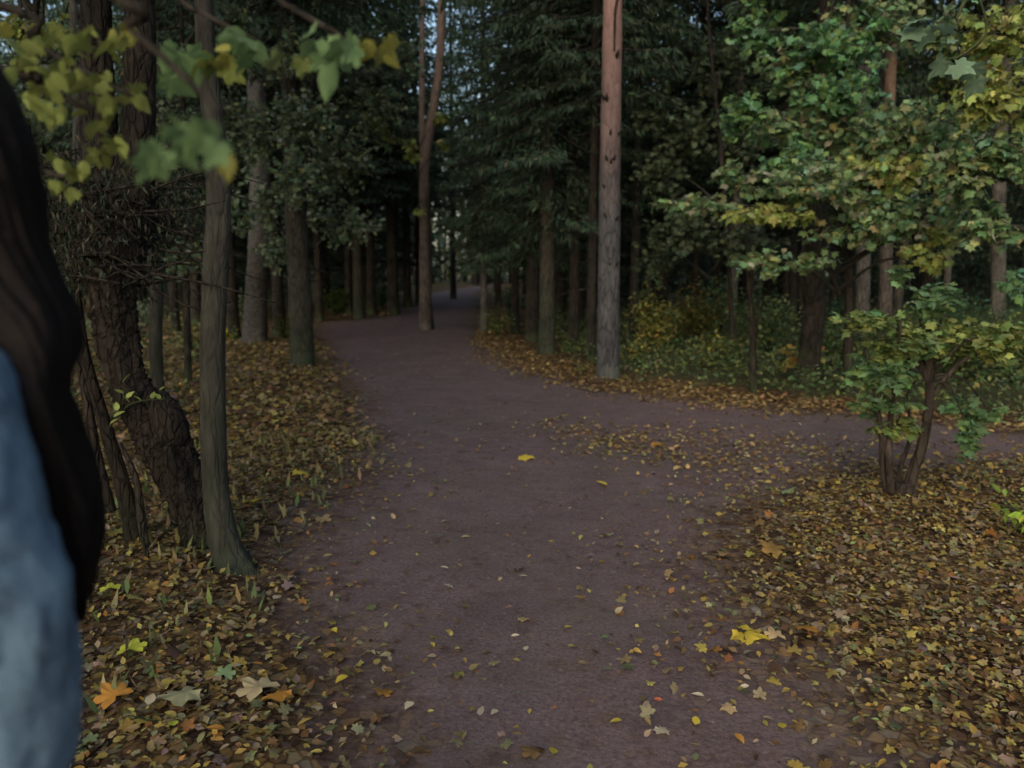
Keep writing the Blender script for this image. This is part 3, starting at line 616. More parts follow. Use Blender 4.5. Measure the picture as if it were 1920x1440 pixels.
# ragged bark bits and dead twigs round the old tree
mb = MB(); g = np.random.default_rng(5)
for _ in range(70):
    a = P(g.uniform(150, 300), g.uniform(330, 540), y + g.uniform(-.35, .35)) - B.location; L = g.uniform(.15, .7); an = g.normal(0, .5) + (3.14 if g.random() < .5 else 0)
    c = a + Vector((math.cos(an) * L, g.normal(0, .2) * L, g.normal(0, .22) * L)); mid = (a + c) / 2 + Vector((0, 0, g.normal(.03, .04)))
    mb.tube([tuple(a), tuple(mid), tuple(c)], [.007, .005, .002], n=7, sides=4)
mb.build('dead_twigs', M['bark_dark'], B, kind='stuff')
mb = MB(); n = 15000
c = np.array([tuple(P(px, py, y + .1) - B.location) for px, py in ((205, 385), (160, 350), (250, 400), (215, 440), (130, 400), (260, 345), (190, 500))])
k = g.integers(0, len(c), n); pos = c[k] + g.normal(0, 1, (n, 3)) * np.array([.12, .16, .08])
cloud(mb, NEED, pos, rots(g.uniform(0, 6.28, n), g.normal(-.9, .5, n), g.normal(0, .8, n)), g.uniform(.02, .055, n), pick([(1, (.05, .042, .03)), (1, (.04, .055, .035))], n, .3, g))
mb.build('dry_foliage', M['needle'], B, kind='stuff', smooth=False)

# ------------------------------------------------------------------ leafy clusters: n leaves as parts (shared mesh), the rest one mesh
LEAFM = {}
def leafmesh(key, tmpl, col):
    if key not in LEAFM:
        me = mesh_np('leaf', tmpl[0], tmpl[1], np.array(col) * np.ones((len(tmpl[0]), 3))); me.materials.append(M['leaf']); LEAFM[key] = me
    return LEAFM[key]
FK, FS = 1.9, .68
def foliage(t, clusters, tmpl, size, pal, seed, nparts=0, base=None, barkm=None, limb_r=.025, droop=-.3, name='foliage', flat=.45):
    """clusters: (px, py, Y, rx_px, ry_px, n)"""
    g = np.random.default_rng(seed); mb = MB(); st = MB(); PP, MM, SS, CC = [], [], [], []
    size = size * FS; clusters = [c[:5] + (int(c[5] * FK),) + tuple(c[6:]) for c in clusters]
    for ci_, cl in enumerate(clusters):
        px, py, Yd, rx, ry, n = cl[:6]; pl = cl[6] if len(cl) > 6 else pal
        c = np.array(P(px, py, Yd) - t.location); ax_ = np.array([W_(rx, Yd), W_(rx, Yd) * .8, W_(ry, Yd)])
        ns = max(2, n // 9)
        u = g.normal(0, 1, (ns, 3)); u /= np.linalg.norm(u, axis=1)[:, None]; u *= g.random((ns, 1)) ** .4; ends = c + u * ax_
        if base is not None:
            b = np.array(base[min(ci_, len(base) - 1)] if isinstance(base, list) else base, float)
            st.tube([tuple(b), tuple((b + c) / 2 + np.array([0, 0, .12])), tuple(c)], [limb_r, limb_r * .6, limb_r * .25], n=12, sides=6, rough=.05)
        for e in ends:
            s0 = c + (e - c) * .1
            if base is not None: st.tube([tuple(s0), tuple((s0 + e) / 2 + np.array([0, 0, .03])), tuple(e)], [limb_r * .22, limb_r * .15, limb_r * .08], n=5, sides=4)
            m = max(1, n // ns); tt = g.uniform(.35, 1.12, m)[:, None]
            p = s0 + (e - s0) * tt + g.normal(0, .35, (m, 3)) * size * np.array([1, 1, flat])
            PP.append(p); MM.append(rots(g.uniform(0, 6.28, m), g.normal(droop, .4, m), g.normal(0, .4, m))); SS.append(size * g.uniform(.65, 1.2, m)); CC.append(pick(pl, m, .2, g))
    PP = np.vstack(PP); MM = np.vstack(MM); SS = np.concatenate(SS); CC = np.vstack(CC)
    order = g.permutation(len(PP)); k = order[:nparts]; rest = order[nparts:]
    for q, i in enumerate(k):
        # quantise colours so alike leaves share a mesh
        key = (id(tmpl), tuple(np.round(CC[i] * 20).astype(int)))
        o = obj('leaf', leafmesh(key, tmpl, np.round(CC[i] * 20) / 20 + .01), None, t)
        mt = Matrix([list(r) for r in MM[i]]).to_4x4(); mt = Matrix.Translation(PP[i]) @ mt @ Matrix.Scale(SS[i], 4); o.matrix_local = mt
    if len(rest): cloud(mb, tmpl, PP[rest], MM[rest], SS[rest], CC[rest]); mb.build(name, M['leaf'], t, kind='stuff', smooth=False)
    if base is not None and st.n: st.build('branches', barkm or M['bark_dark'], t)

# leafy bush at the right
jb = G(1690, 948); J = thing('leafy_bush', 'green multi-stemmed bush growing from the litter right of the path', 'bush', (jb.x, jb.y, H(jb.x, jb.y)))
y = jb.y
mb = MB(); mb.tube([(0, 0, -.06), (0, 0, .08)], [.075, .05], n=8, sides=14, rough=.12, flare=.4); mb.build('root_crown', M['bark_bush'], J)
for pts, rr in (([(1666, 940, y), (1656, 880, y), (1652, 810, y), (1640, 730, y), (1620, 640, y)], [.024, .019, .015, .011, .006]),
                ([(1674, 945, y), (1668, 890, y - .05), (1668, 810, y), (1676, 720, y), (1690, 600, y)], [.026, .022, .017, .012, .006]),
                ([(1696, 950, y), (1710, 895, y), (1730, 830, y), (1742, 760, y), (1744, 680, y), (1765, 600, y)], [.040, .033, .030, .026, .020, .008]),
                ([(1690, 940, y + .1), (1688, 880, y + .12), (1706, 820, y + .2), (1700, 740, y + .2)], [.022, .016, .011, .006]),
                ([(1742, 750, y), (1790, 690, y), (1850, 650, y), (1910, 640, y)], [.018, .013, .009, .005])):
    mb = MB(); mb.tube(rel(J, *pts), rr, n=34, sides=12, rough=.07, seed=len(pts)); mb.build('stem', M['bark_bush'], J)
PAL_J = [(4, (.21, .32, .11)), (3, (.20, .29, .10)), (3, (.28, .33, .10)), (1.2, (.36, .36, .11)), (1.5, (.12, .22, .10))]
PAL_JG = [(3, (.17, .30, .12)), (2, (.15, .26, .13)), (1, (.24, .33, .12))]
PAL_JY = [(3, (.32, .38, .12)), (2, (.21, .30, .10)), (1, (.36, .38, .12))]
foliage(J, [(1650, 700, y, 75, 40, 190, PAL_JG), (1650, 755, y, 70, 30, 90, PAL_JG), (1625, 600, y, 55, 22, 90, PAL_J), (1730, 640, y, 80, 45, 190, PAL_J), (1810, 625, y + .1, 90, 40, 190, PAL_JY),
            (1880, 640, y - .1, 60, 40, 140, PAL_JY), (1680, 800, y, 60, 25, 50, PAL_J), (1750, 560, y, 60, 30, 80, PAL_JG), (1820, 820, y - .1, 24, 45, 70, PAL_JG), (1800, 770, y, 40, 26, 36, PAL_JG), (1860, 780, y, 40, 20, 30, PAL_JG), (1700, 520, y + .2, 60, 25, 30, PAL_JG), (1680, 650, y, 60, 30, 110, PAL_J)],
        MAPLE, .085, PAL_J, 61, nparts=290, base=(0.1, 0, .72), limb_r=.011)

# understorey maples on the right (big leafy mass)
PAL_M = [(4, (.19, .29, .13)), (2.2, (.27, .33, .14)), (.8, (.38, .38, .16)), (2, (.14, .26, .12)), (1.5, (.15, .28, .17)), (1, (.27, .27, .19))]
PAL_MY = [(2.5, (.38, .42, .12)), (3, (.28, .36, .11)), (1, (.42, .40, .17))]
PAL_MG = [(3, (.14, .29, .13)), (2, (.19, .31, .10)), (1, (.15, .28, .18))]
def under(label, trunk_px, Yd, cl, size, seed, nparts, pal=PAL_M, rr=.05, top=(0, 0), basez=None, name='maple_tree'):
    x0 = P(trunk_px, 600, Yd).x; t = thing(name, label, 'tree', (x0, Yd, H(x0, Yd)))
    tp = P(top[0], top[1], Yd) - t.location
    put(trunk_mesh([(0, 0, -.1), (tp.x * .4, .05, tp.z * .5), tuple(tp), (tp.x * 1.2, 0, tp.z + 1.2)], [rr, rr * .75, rr * .5, .01], M['bark_dark'], n=50, sides=12, seed=seed, flare=.3), 'trunk', t)
    base = [(tp.x * .7 * (1 if c[1] > top[1] else 1), 0, max(.6, min((P(c[0], c[1], c[2]) - t.location).z - .35, tp.z))) for c in cl]
    foliage(t, cl, MAPLE, size, pal, seed, nparts=nparts, base=base, barkm=M['bark_smooth'], limb_r=rr * .45, droop=-.8); return t
under('bushy maple whose yellow green boughs fill the upper right above the bush', 1600, 8.9, [(1440, 400, 8, 90, 25, 150, PAL_MY), (1520, 350, 8, 130, 55, 500), (1640, 330, 8.2, 120, 50, 480, PAL_MY), (1700, 400, 8, 110, 50, 380), (1600, 420, 8, 110, 45, 300),
       (1480, 300, 8.3, 70, 50, 200, PAL_MG), (1560, 90, 8.6, 110, 60, 330, PAL_MG), (1480, 130, 8.8, 60, 70, 180), (1580, 170, 8.4, 110, 50, 260, PAL_MG), (1700, 250, 8.1, 120, 70, 330), (1430, 490, 8, 60, 35, 90), (1520, 490, 8, 60, 20, 60),
       (1620, 40, 9, 120, 50, 300), (1400, 220, 9, 60, 60, 160, PAL_MG), (1500, 230, 8.6, 90, 50, 260), (1620, 250, 8.6, 100, 60, 300), (1780, 250, 8.4, 80, 80, 260), (1800, 430, 8.2, 60, 40, 120), (1420, 60, 9.5, 60, 60, 150, PAL_MG), (1380, 330, 8.6, 60, 30, 100), (1730, 480, 7.8, 60, 30, 60, PAL_MY), (1760, 440, 7.8, 40, 20, 50, PAL_MY), (1310, 380, 8.6, 80, 22, 130)], .115, 62, 295, rr=.055, top=(1590, 60))
under('maple sapling with ochre leaves hanging at the right border', 2050, 6.6, [(1800, 330, 6.8, 90, 80, 260), (1860, 180, 6.6, 80, 80, 240, PAL_MY), (1880, 60, 6.6, 80, 60, 200, PAL_MY), (1860, 420, 6.7, 70, 50, 140), (1900, 290, 6.5, 60, 60, 150),
       (1780, 60, 6.8, 60, 50, 100, PAL_M), (1900, 540, 6.5, 30, 40, 40, PAL_MG)], .11, 63, 250, rr=.06, top=(1990, 50))
under('slender tree with dull grey green leaves between the tall pine and the maple', 1380, 12, [(1240, 330, 12, 60, 60, 260), (1290, 250, 12, 70, 70, 380), (1380, 270, 12.5, 70, 70, 380), (1290, 440, 11.5, 90, 60, 330), (1400, 460, 11.5, 80, 50, 260), (1230, 200, 12, 50, 60, 220), (1350, 130, 12.5, 70, 70, 300), (1230, 480, 12, 50, 60, 160)],
      .11, 64, 0, pal=[(3, (.10, .145, .08)), (2, (.13, .17, .10)), (1, (.17, .19, .09))], rr=.045, top=(1330, 60), name='rowan_tree')
under('small tree with sparse pale leaves crossing in front of the forked pine', 812, 18.6, [(720, 220, 14.5, 30, 30, 26, PAL_MY), (770, 285, 14.5, 30, 25, 32, PAL_MY), (825, 215, 14.5, 22, 20, 18, PAL_MY), (830, 270, 14.5, 25, 15, 18, PAL_MY), (785, 393, 14.5, 14, 7, 8, PAL_MY), (720, 250, 14.5, 50, 40, 30)],
      .16, 65, 60, rr=.03, top=(755, 120), name='maple_sapling')
# dim broad-leaved growth at left behind
PAL_D = [(3, (.13, .19, .11)), (2, (.18, .24, .14)), (.7, (.22, .24, .10)), (1.3, (.25, .29, .22))]
under('bird cherry tree with fine dull leaves above the moss covered trunk', 556, 13.8, [(480, 260, 12.6, 50, 80, 300), (500, 380, 12.8, 45, 60, 200), (560, 220, 11.2, 70, 60, 500), (555, 330, 11.2, 50, 60, 260), (560, 100, 11.2, 60, 60, 260), (640, 300, 13.5, 80, 70, 560), (700, 200, 14, 70, 60, 420), (570, 380, 13, 60, 60, 420), (650, 420, 13.5, 70, 50, 380), (640, 120, 14, 90, 60, 420), (520, 120, 13.5, 60, 60, 300), (700, 90, 14, 60, 60, 300), (520, 470, 13.5, 40, 50, 220), (760, 110, 14.5, 50, 50, 240)],
      .10, 66, 0, pal=PAL_D, rr=.05, top=(600, 40), name='bird_cherry_tree')
under('broad-leaved tree with dim grey green leaves between the near trunks', 345, 9.5, [(330, 240, 9.5, 60, 60, 420), (350, 130, 9.5, 60, 50, 360), (330, 380, 9.5, 50, 60, 380), (430, 230, 10, 50, 70, 360), (340, 480, 9.5, 50, 50, 240), (460, 100, 10, 60, 60, 320), (420, 40, 9.5, 60, 40, 260), (440, 400, 10, 40, 60, 280)],
      .085, 67, 0, pal=PAL_D, rr=.045, top=(340, 40), name='bird_cherry_tree')
under('light green hazel glimpsed at far left beside the dark haired head', 60, 6.5, [(75, 390, 6.5, 35, 60, 240, PAL_MG), (80, 460, 6.5, 40, 40, 160), (60, 330, 6.5, 40, 30, 110, PAL_MG), (90, 540, 6.5, 30, 30, 90, PAL_MG), (110, 620, 6.5, 30, 40, 60), (60, 60, 6.5, 70, 60, 200, PAL_MY), (130, 130, 6.8, 50, 90, 200, PAL_D), (60, 200, 6.5, 60, 60, 160, PAL_D)],
      .07, 68, 0, pal=PAL_D, rr=.03, top=(40, 50), name='hazel_bush')

# undergrowth shrubs, each a thing
def shrub(px, py, wpx, hpx, n, label, pal, seed, size=.075, tm=OVAL, name='shrub', cat='shrub', nparts=0, stems=5):
    p = G(px, py); t = thing(name, label, cat, (p.x, p.y, H(p.x, p.y))); g = np.random.default_rng(seed)
    w, h = W_(wpx, p.y) / 2 * 1.1, W_(hpx, p.y) * 1.1; st = MB(); PP = []; n = int(n * (1.7 if n > 400 else 1)); stems = stems + 2 * (n > 400)
    for _ in range(stems * 2):
        a = g.uniform(0, 6.28); r = w * g.uniform(.2, .95); z = h * g.uniform(.55, 1.0) * (1 - .3 * r / w)
        st.tube([(0, 0, 0), (math.cos(a) * r * .4, math.sin(a) * r * .4, z * .6), (math.cos(a) * r, math.sin(a) * r, z)], [.012, .008, .003], n=8, sides=5)
        m = n // (stems * 2); tt = g.uniform(.35, 1.05, m); c = np.stack([np.cos(a) * r * tt ** 1.3, np.sin(a) * r * tt ** 1.3, z * tt], -1)
        PP.append(c + g.normal(0, 1, (m, 3)) * np.array([w * .22, w * .22, h * .10]))
    PP = np.vstack(PP); PP[:, 2] = np.abs(PP[:, 2]) + .02; n = len(PP); Mx = rots(g.uniform(0, 6.28, n), g.normal(-.3, .4, n), g.normal(0, .4, n)); S = size * g.uniform(.6, 1.2, n); C = pick(pal, n, .22, g)
    st.build('stems', M['bark_dark'], t)
    for i in range(nparts):
        key = (id(tm), tuple(np.round(C[i] * 20).astype(int))); o = obj('leaf', leafmesh(key, tm, np.round(C[i] * 20) / 20 + .01), None, t)
        o.matrix_local = Matrix.Translation(PP[i]) @ Matrix([list(r) for r in Mx[i]]).to_4x4() @ Matrix.Scale(S[i], 4)
    if n > nparts: mb = MB(); cloud(mb, tm, PP[nparts:], Mx[nparts:], S[nparts:], C[nparts:]); mb.build('foliage', M['leaf'], t, kind='stuff', smooth=False)
    return t
PAL_SG = [(3, (.10, .17, .07)), (2, (.14, .19, .07)), (1.2, (.22, .24, .08))]
PAL_SB = [(2, (.07, .17, .10)), (2, (.09, .15, .07)), (1, (.15, .19, .07))]
PAL_SY = [(2, (.38, .33, .08)), (3, (.25, .26, .08)), (3, (.15, .19, .07)), (.5, (.42, .24, .06))]
shrub(1225, 668, 110, 115, 900, 'yellow leaved shrub just right of the tall pine', PAL_SY, 81)
shrub(1300, 650, 140, 110, 900, 'olive and orange tinted shrub right of the yellow shrub', [(2, (.17, .16, .04)), (1, (.30, .19, .045)), (2, (.09, .11, .035))], 82)
shrub(1350, 640, 130, 115, 900, 'dark green shrub in front of the black wood behind the sapling', PAL_SB, 83)
shrub(1440, 665, 150, 110, 900, 'mid green shrub behind the black forked sapling', PAL_SG, 84)
shrub(1340, 690, 120, 60, 500, 'low shrub flecked with yellow leaves left of the black sapling', PAL_SY + PAL_SG, 85)
shrub(1195, 690, 60, 55, 260, 'small bright yellow plant at the foot of the tall pine', PAL_SY, 86, size=.06)
shrub(1500, 712, 110, 72, 70, 'sprig with orange and cream leaves in front of the dark wide footed trunk', [(2, (.45, .25, .08)), (2, (.45, .38, .12)), (1, (.4, .32, .06))], 87, size=.11, tm=MAPLE, nparts=60, stems=4)
shrub(1560, 690, 130, 90, 700, 'dull green shrub left of the leafy bush', PAL_SG, 88)
shrub(1690, 700, 170, 110, 800, 'dark green shrub behind the leafy bush', PAL_SG, 89)
shrub(1800, 715, 190, 110, 900, 'dull green shrub across the side path behind the bush', PAL_SG, 90)
shrub(1900, 725, 160, 130, 900, 'green shrub at the right border across the side path', PAL_SG, 91)
shrub(1580, 640, 130, 90, 700, 'shadowy green shrub between the wide footed trunk and the grey pair', PAL_SB, 92)
shrub(1830, 640, 160, 90, 800, 'shadowy shrub in front of the trunk at the right border', PAL_SB, 93)
shrub(632, 592, 60, 50, 500, 'bright green shrub at the far left bend of the path', [(2, (.09, .16, .04)), (1, (.13, .18, .05))], 94, size=.12)
shrub(715, 578, 30, 40, 220, 'small green shrub between trunks at the far left bend', [(1, (.10, .17, .05))], 95, size=.12)
shrub(358, 668, 70, 55, 260, 'yellow green plant between the old tree and the slim trunk', PAL_SY, 96, size=.08)
shrub(432, 640, 34, 22, 60, 'small yellow plant right of the slim near trunk', [(1, (.42, .36, .05))], 97, size=.09, tm=MAPLE, nparts=12)
shrub(535, 640, 60, 50, 260, 'olive plant at the left side of the moss covered trunk', PAL_YG, 98, size=.08)
shrub(935, 632, 55, 50, 300, 'small dull yellow green plant by the thin straight grey trunk', PAL_SG + PAL_SY[:1], 99, size=.08)
shrub(955, 600, 40, 70, 300, 'bluish young spruce like shrub behind the slim trunks right of the path', PAL_SB, 100, size=.09)
shrub(1935, 1025, 130, 95, 130, 'lime green low plant cut by the right edge of the picture', [(2, (.36, .46, .06)), (1, (.28, .38, .06))], 101, size=.07, nparts=100)
shrub(1120, 668, 60, 40, 200, 'low weeds between the row of trunks and the tall pine', PAL_SG + PAL_SY[:1], 102, size=.07)
shrub(440, 600, 120, 60, 500, 'dim shrubs in the left wood behind the birch', PAL_D, 103, size=.10)
shrub(250, 640, 160, 70, 500, 'dim low growth at left behind the old tree', PAL_D, 104, size=.09)

# ground herbs as one mass
g = np.random.default_rng(90); n = 40000
x = g.uniform(-14, 16, n * 3); yv = 7.2 + 16 * g.random(n * 3) ** 1.3; s = path_sd(x, yv) + .3 * wob(x, yv)
den = np.where(x > .8, np.clip((s - .28) * 2.2, 0, 1), np.clip((s - 1.5), 0, .18)); k = g.random(n * 3) < den; x, yv = x[k][:n], yv[k][:n]; m = len(x)
mb = MB(); cloud(mb, OVAL, np.stack([x, yv, height(x, yv) + g.uniform(.02, .28, m) * np.clip(path_sd(x, yv), .2, 1)], -1), rots(g.uniform(0, 6.28, m), g.normal(.1, .5, m), g.normal(0, .5, m)), g.uniform(.04, .085, m), pick(PAL_SG + [(1.2, (.26, .26, .08)), (.6, (.2, .22, .15))], m, .3, g))
o = mb.build('ground_cover', M['leaf'], smooth=False); o['kind'] = 'stuff'; o['label'] = 'low green herbs covering the wood floor beyond the path'; o['category'] = 'ground cover'
# grass blades near the left trunk
n = 500; x = g.uniform(-2.6, -1.0, n); yv = g.uniform(2.2, 6.5, n); mb = MB()
cloud(mb, NEED, np.stack([x, yv, height(x, yv)], -1), rots(g.uniform(0, 6.28, n), g.normal(1.2, .35, n), g.normal(0, .3, n)), g.uniform(.05, .12, n), pick([(1, (.12, .16, .06)), (1, (.25, .2, .1))], n, .3, g))
o = mb.build('grass', M['leaf'], smooth=False); o['kind'] = 'stuff'; o['label'] = 'sparse short grass blades among the leaves left of the path'; o['category'] = 'grass'

# sprig on the old tree
S1 = thing('leafy_sprig', 'short sprig of yellow green leaves on the cut stub of the old tree', 'sprig', tuple(P(240, 760, 3.75)))
mb = MB(); mb.tube(rel(S1, (205, 800, 3.75), (235, 765, 3.72), (262, 752, 3.68), (310, 748, 3.62)), [.006, .005, .004, .002], n=12, sides=5)
mb.tube(rel(S1, (228, 772, 3.73), (232, 740, 3.7), (232, 715, 3.7)), [.004, .003, .002], n=8, sides=5); mb.build('twig', M['bark_dark'], S1)
for px, py, sx_ in ((230, 718, .055), (232, 738, .05), (243, 755, .05), (236, 747, .05), (265, 752, .045), (285, 748, .045), (302, 748, .04), (212, 782, .06), (206, 795, .05), (298, 732, .035), (220, 770, .05)):
    q = P(px, py, 3.68); o = obj('leaf', leafmesh('sprig', OVAL, (.30, .36, .10)), None, S1); o.location = q - S1.location; o.scale = (sx_,) * 3; o.rotation_euler = (random.uniform(.3, 1.0), random.gauss(0, .3), random.uniform(-1.8, 1.8))

# ------------------------------------------------------------------ near hanging branches (a maple whose trunk stands left of the frame)
NM = thing('overhanging_maple', 'maple branches with blurred yellow green leaves hanging in from the upper left', 'tree', (-1.75, 1.25, H(-1.75, 1.25)))
put(trunk_mesh([(0, 0, -.1), (.05, .05, 1.5), (.0, .1, 3), (-.1, .1, 5.5)], [.09, .075, .06, .02], M['bark_smooth'], n=60, sides=16, seed=4, flare=.4), 'trunk', NM)
def near_branch(pts, leaves, col, sz, Yd):
    mb = MB(); mb.tube([(.02, .05, 1.9 + random.uniform(0, .3))] + rel(NM, *pts), [.012, .007, .005, .004, .002], n=26, sides=6, rough=.04); mb.build('branch', M['bark_dark'], NM)
    ex = []
    for lf in leaves: ex += [lf] + [(lf[0] + random.uniform(-26, 26), lf[1] + random.uniform(-14, 14)) + ((lf[2] * .7,) + tuple(lf[3:]) if len(lf) > 2 else (sz * .7,)) for _ in range(2)]
    for q, lf in enumerate(ex):
        px, py = lf[0], lf[1]; s_ = (lf[2] if len(lf) > 2 else sz) * random.uniform(.6, .95); c = lf[3] if len(lf) > 3 else col; y_ = Yd + random.uniform(-.08, .08)
        o = obj('leaf', leafmesh(('near', c, q % 3), (OVAL, OVAL, MAPLE)[q % 3], c), None, NM); o.location = P(px, py, y_) - NM.location; o.scale = (s_,) * 3
        o.rotation_euler = (random.gauss(-.75, .4), random.gauss(0, .45), random.gauss(.5, .7))
C1, C2, C3 = (.16, .26, .11), (.21, .26, .07), (.26, .26, .06)
near_branch([(60, -60, 0.85), (250, 60, 0.85), (420, 215, 0.8)], [(300, 275, 0.054), (340, 240, 0.058), (395, 240, 0.061), (420, 265, 0.050), (330, 275, 0.050), (375, 225, 0.050), (290, 285, 0.043), (425, 285, 0.032, C3)], C1, 0.054, .75)
near_branch([(200, -80, 1.2), (350, 10, 1.2), (480, 75, 1.2)], [(450, 70, .08), (420, 62, .07), (345, 100, .08), (395, 105, .07, C2), (375, 115, .06, C2), (440, 108, .05, C3), (320, 150, .055), (310, 95, .06), (480, 85, .06)], C1, .07, 1.2)
near_branch([(400, -80, 1.2), (520, 0, 1.2), (640, 70, 1.15), (660, 110, 1.15)], [(590, 60, .075), (625, 70, .08), (655, 78, .07), (625, 115, .06), (570, 110, .05, (.2, .25, .08)), (700, 75, .06, C3), (720, 88, .05, C3), (535, 100, .045, (.16, .2, .08))], C1, .075, 1.15)
PY = (.21, .25, .07)
near_branch([(-50, 0, 1.2), (60, 80, 1.2), (170, 140, 1.2), (250, 180, 1.15)], [(35, 80), (70, 60), (110, 50, 0.056), (185, 75, 0.062), (170, 60), (240, 60, 0.037, C3), (255, 50, 0.037, C3), (60, 115), (30, 125), (95, 135), (120, 130, 0.043), (140, 100, 0.037), (10, 30, 0.043, C3), (215, 75)], PY, .048, 1.15)
near_branch([(-50, 120, 1.15), (60, 150, 1.15), (160, 200, 1.15), (240, 190, 1.15)], [(45, 180, 0.050), (60, 165), (85, 160), (105, 150), (115, 195), (100, 200), (170, 145), (185, 140), (190, 185), (215, 180), (245, 170, 0.043), (250, 160), (180, 225), (185, 195), (130, 135), (210, 195)], PY, .042, 1.12)
near_branch([(-60, 250, 1.2), (40, 300, 1.2), (120, 330, 1.2), (190, 290, 1.2)], [(195, 270, 0.053), (215, 275, 0.043), (190, 290), (160, 300), (150, 305, 0.043), (105, 295, 0.037), (115, 340), (130, 350), (70, 350, 0.031), (215, 255, 0.037)], PY, .042, 1.2)
# a twig with bluish leaves at the upper right
NR = thing('hanging_twig', 'twig with two pale bluish green leaf bunches hanging in at the upper right', 'twig', (2.1, 2.4, 3.4))
mb = MB(); mb.tube([(0, 0, 0)] + rel(NR, (1850, -60, 2.4), (1800, 40, 2.4), (1745, 50, 2.4)), [.012, .006, .004, .002], n=16, sides=6); mb.tube(rel(NR, (1830, -20, 2.4), (1850, 60, 2.4), (1800, 105, 2.4), (1775, 110, 2.4)), [.005, .004, .003, .002], n=12, sides=5); mb.build('twig', M['bark_dark'], NR)
for px, py in ((1710, 40), (1735, 48), (1755, 52), (1722, 52), (1775, 105), (1800, 110), (1820, 118), (1785, 118), (1835, 140)):
    o = obj('leaf', leafmesh('blue', MAPLE, (.17, .27, .17)), None, NR); o.location = P(px, py, 2.4) - NR.location; o.scale = (.07,) * 3; o.rotation_euler = (random.gauss(-.4, .3), random.gauss(0, .3), random.uniform(0, 6.28))
mb = MB(); mb.tube([(.3, .3, -3.5), (.15, .2, -1.5), (0, 0, 0), (-.1, 0, 1.5)], [.06, .05, .035, .01], n=30, sides=10, rough=.04, flare=.3); mb.build('stem', M['bark_smooth'], NR)

# ------------------------------------------------------------------ filler trees: the rest of the wood, all individual
def blocked(x, y, dmin=1.3):
    if path_sd([x], [y])[0] < (2.0 if y < 45 else 1.0): return True
    return any((x - a) ** 2 + (y - b) ** 2 < dmin ** 2 for a, b in TR)
grpL = 'dark spruce trunks crowding the wood'
def filler(k, x, y, kind, label, group, rs):
    t = thing('spruce_tree' if kind == 's' else 'birch_tree' if kind == 'd' else 'young_spruce', label, 'tree', (x, y, H(x, y)), rs.uniform(0, 6.28), group)
    s = rs.uniform(.85, 1.15) if y < 34 or (group and 'far end' in group and k % 2) else rs.uniform(.58, .92)
    if kind == 's':
        i = rs.choice([0, 1, 1, 2, 2, 3]); put(SPT[i], 'trunk', t, (s * rs.uniform(.7, 1.1),) * 2 + (s,)); put(SPR[i][0], 'crown', t, (s, s, s), True); put(SPR[i][1], 'limbs', t, (s, s, s)); put(DT[k % 3], 'dead_twigs', t, (1, 1, 1), True)
    elif kind == 'd':
        i = k % 2; put(DECT[i], 'trunk', t, (s, s, s)); put(DEC[i][0], 'crown', t, (s, s, s), True); put(DEC[i][1], 'limbs', t, (s, s, s))
    else:
        i = k % 2; put(YT, 'trunk', t, (s, s, s * (1 if i == 0 else .75))); put(YS[i][0], 'crown', t, (s, s, s), True); put(YS[i][1], 'limbs', t, (s, s, s))
rs = random.Random(5); cnt = 0; tries = 0
while cnt < 210 and tries < 6000:
    tries += 1; y = 17 + 45 * rs.random() ** 1.0; x = rs.uniform(-.78 * y - 4, .78 * y + 4)
    ymin = 19 if x < 0 else 15 + .0 * x
    if y < ymin or blocked(x, y, 1.7 if y < 30 else 2.0): continue
    side = x > -1
    kind = 's' if (not side or x < .18 * y or rs.random() < .6) else 'd'
    band = 'just behind the first trunks' if y < 27 else 'half way into the dark' if y < 42 else 'deepest in the dark'
    if kind == 's': lab, grp = ('dark spruce of the right wood, ' + band, 'spruces in the right wood ' + band) if side else ('dark spruce of the left wood, ' + band, 'spruces in the left wood ' + band)
    elif 0: lab, grp = ('dark spruce standing in the black wood right of the path', 'spruces in the wood right of the path') if side else ('dark spruce standing in the black wood left of the path', 'spruces in the wood left of the path')
    else: lab, grp = 'grey stemmed broad-leaved tree of the right wood, ' + band, 'broad-leaved trees in the right wood ' + band
    filler(cnt, x, y, kind, lab, grp, rs); TR.append((x, y)); cnt += 1
for k, (fx_, fy_) in enumerate(((-3.4, 47), (.9, 52), (-2.6, 60), (-.9, 66), (-1.6, 73), (-4.2, 38), (.6, 41), (-4.6, 31), (1.0, 31), (-4.9, 27))):
    filler(k, fx_, fy_, 's', 'tall spruce closing the gap beyond the far end of the path', 'spruces at the far end of the path', rs); TR.append((fx_, fy_))
cnt2 = 0
while cnt2 < 70:
    y = 26 + 32 * rs.random(); x = rs.uniform(-.72 * y, .72 * y)
    if path_sd([x], [y])[0] < 1.5: continue
    filler(cnt2, x, y, 'y', 'young spruce with boughs to the ground, %s of the path, %s' % (('right' if x > -1 else 'left'), ('among the nearer trunks' if y < 40 else 'far in the dark')), 'young spruces %s of the path %s' % (('right' if x > -1 else 'left'), ('near' if y < 40 else 'far')), rs); cnt2 += 1
# trees beside and behind the viewer
for k in range(34):
    for _ in range(50):
        x = rs.uniform(-16, 16); y = rs.uniform(-16, 12)
        if path_sd([x], [y])[0] < 1.6 or (y > 0 and abs(x) < .74 * y + 2.6) or any((x - a) ** 2 + (y - b) ** 2 < 4 for a, b in TR) or math.hypot(x, y) < 3.2: continue
        filler(k, x, y, rs.choice('sd'), 'tree of the wood beside the viewer, outside the picture', 'trees beside and behind the viewer', rs); TR.append((x, y)); break
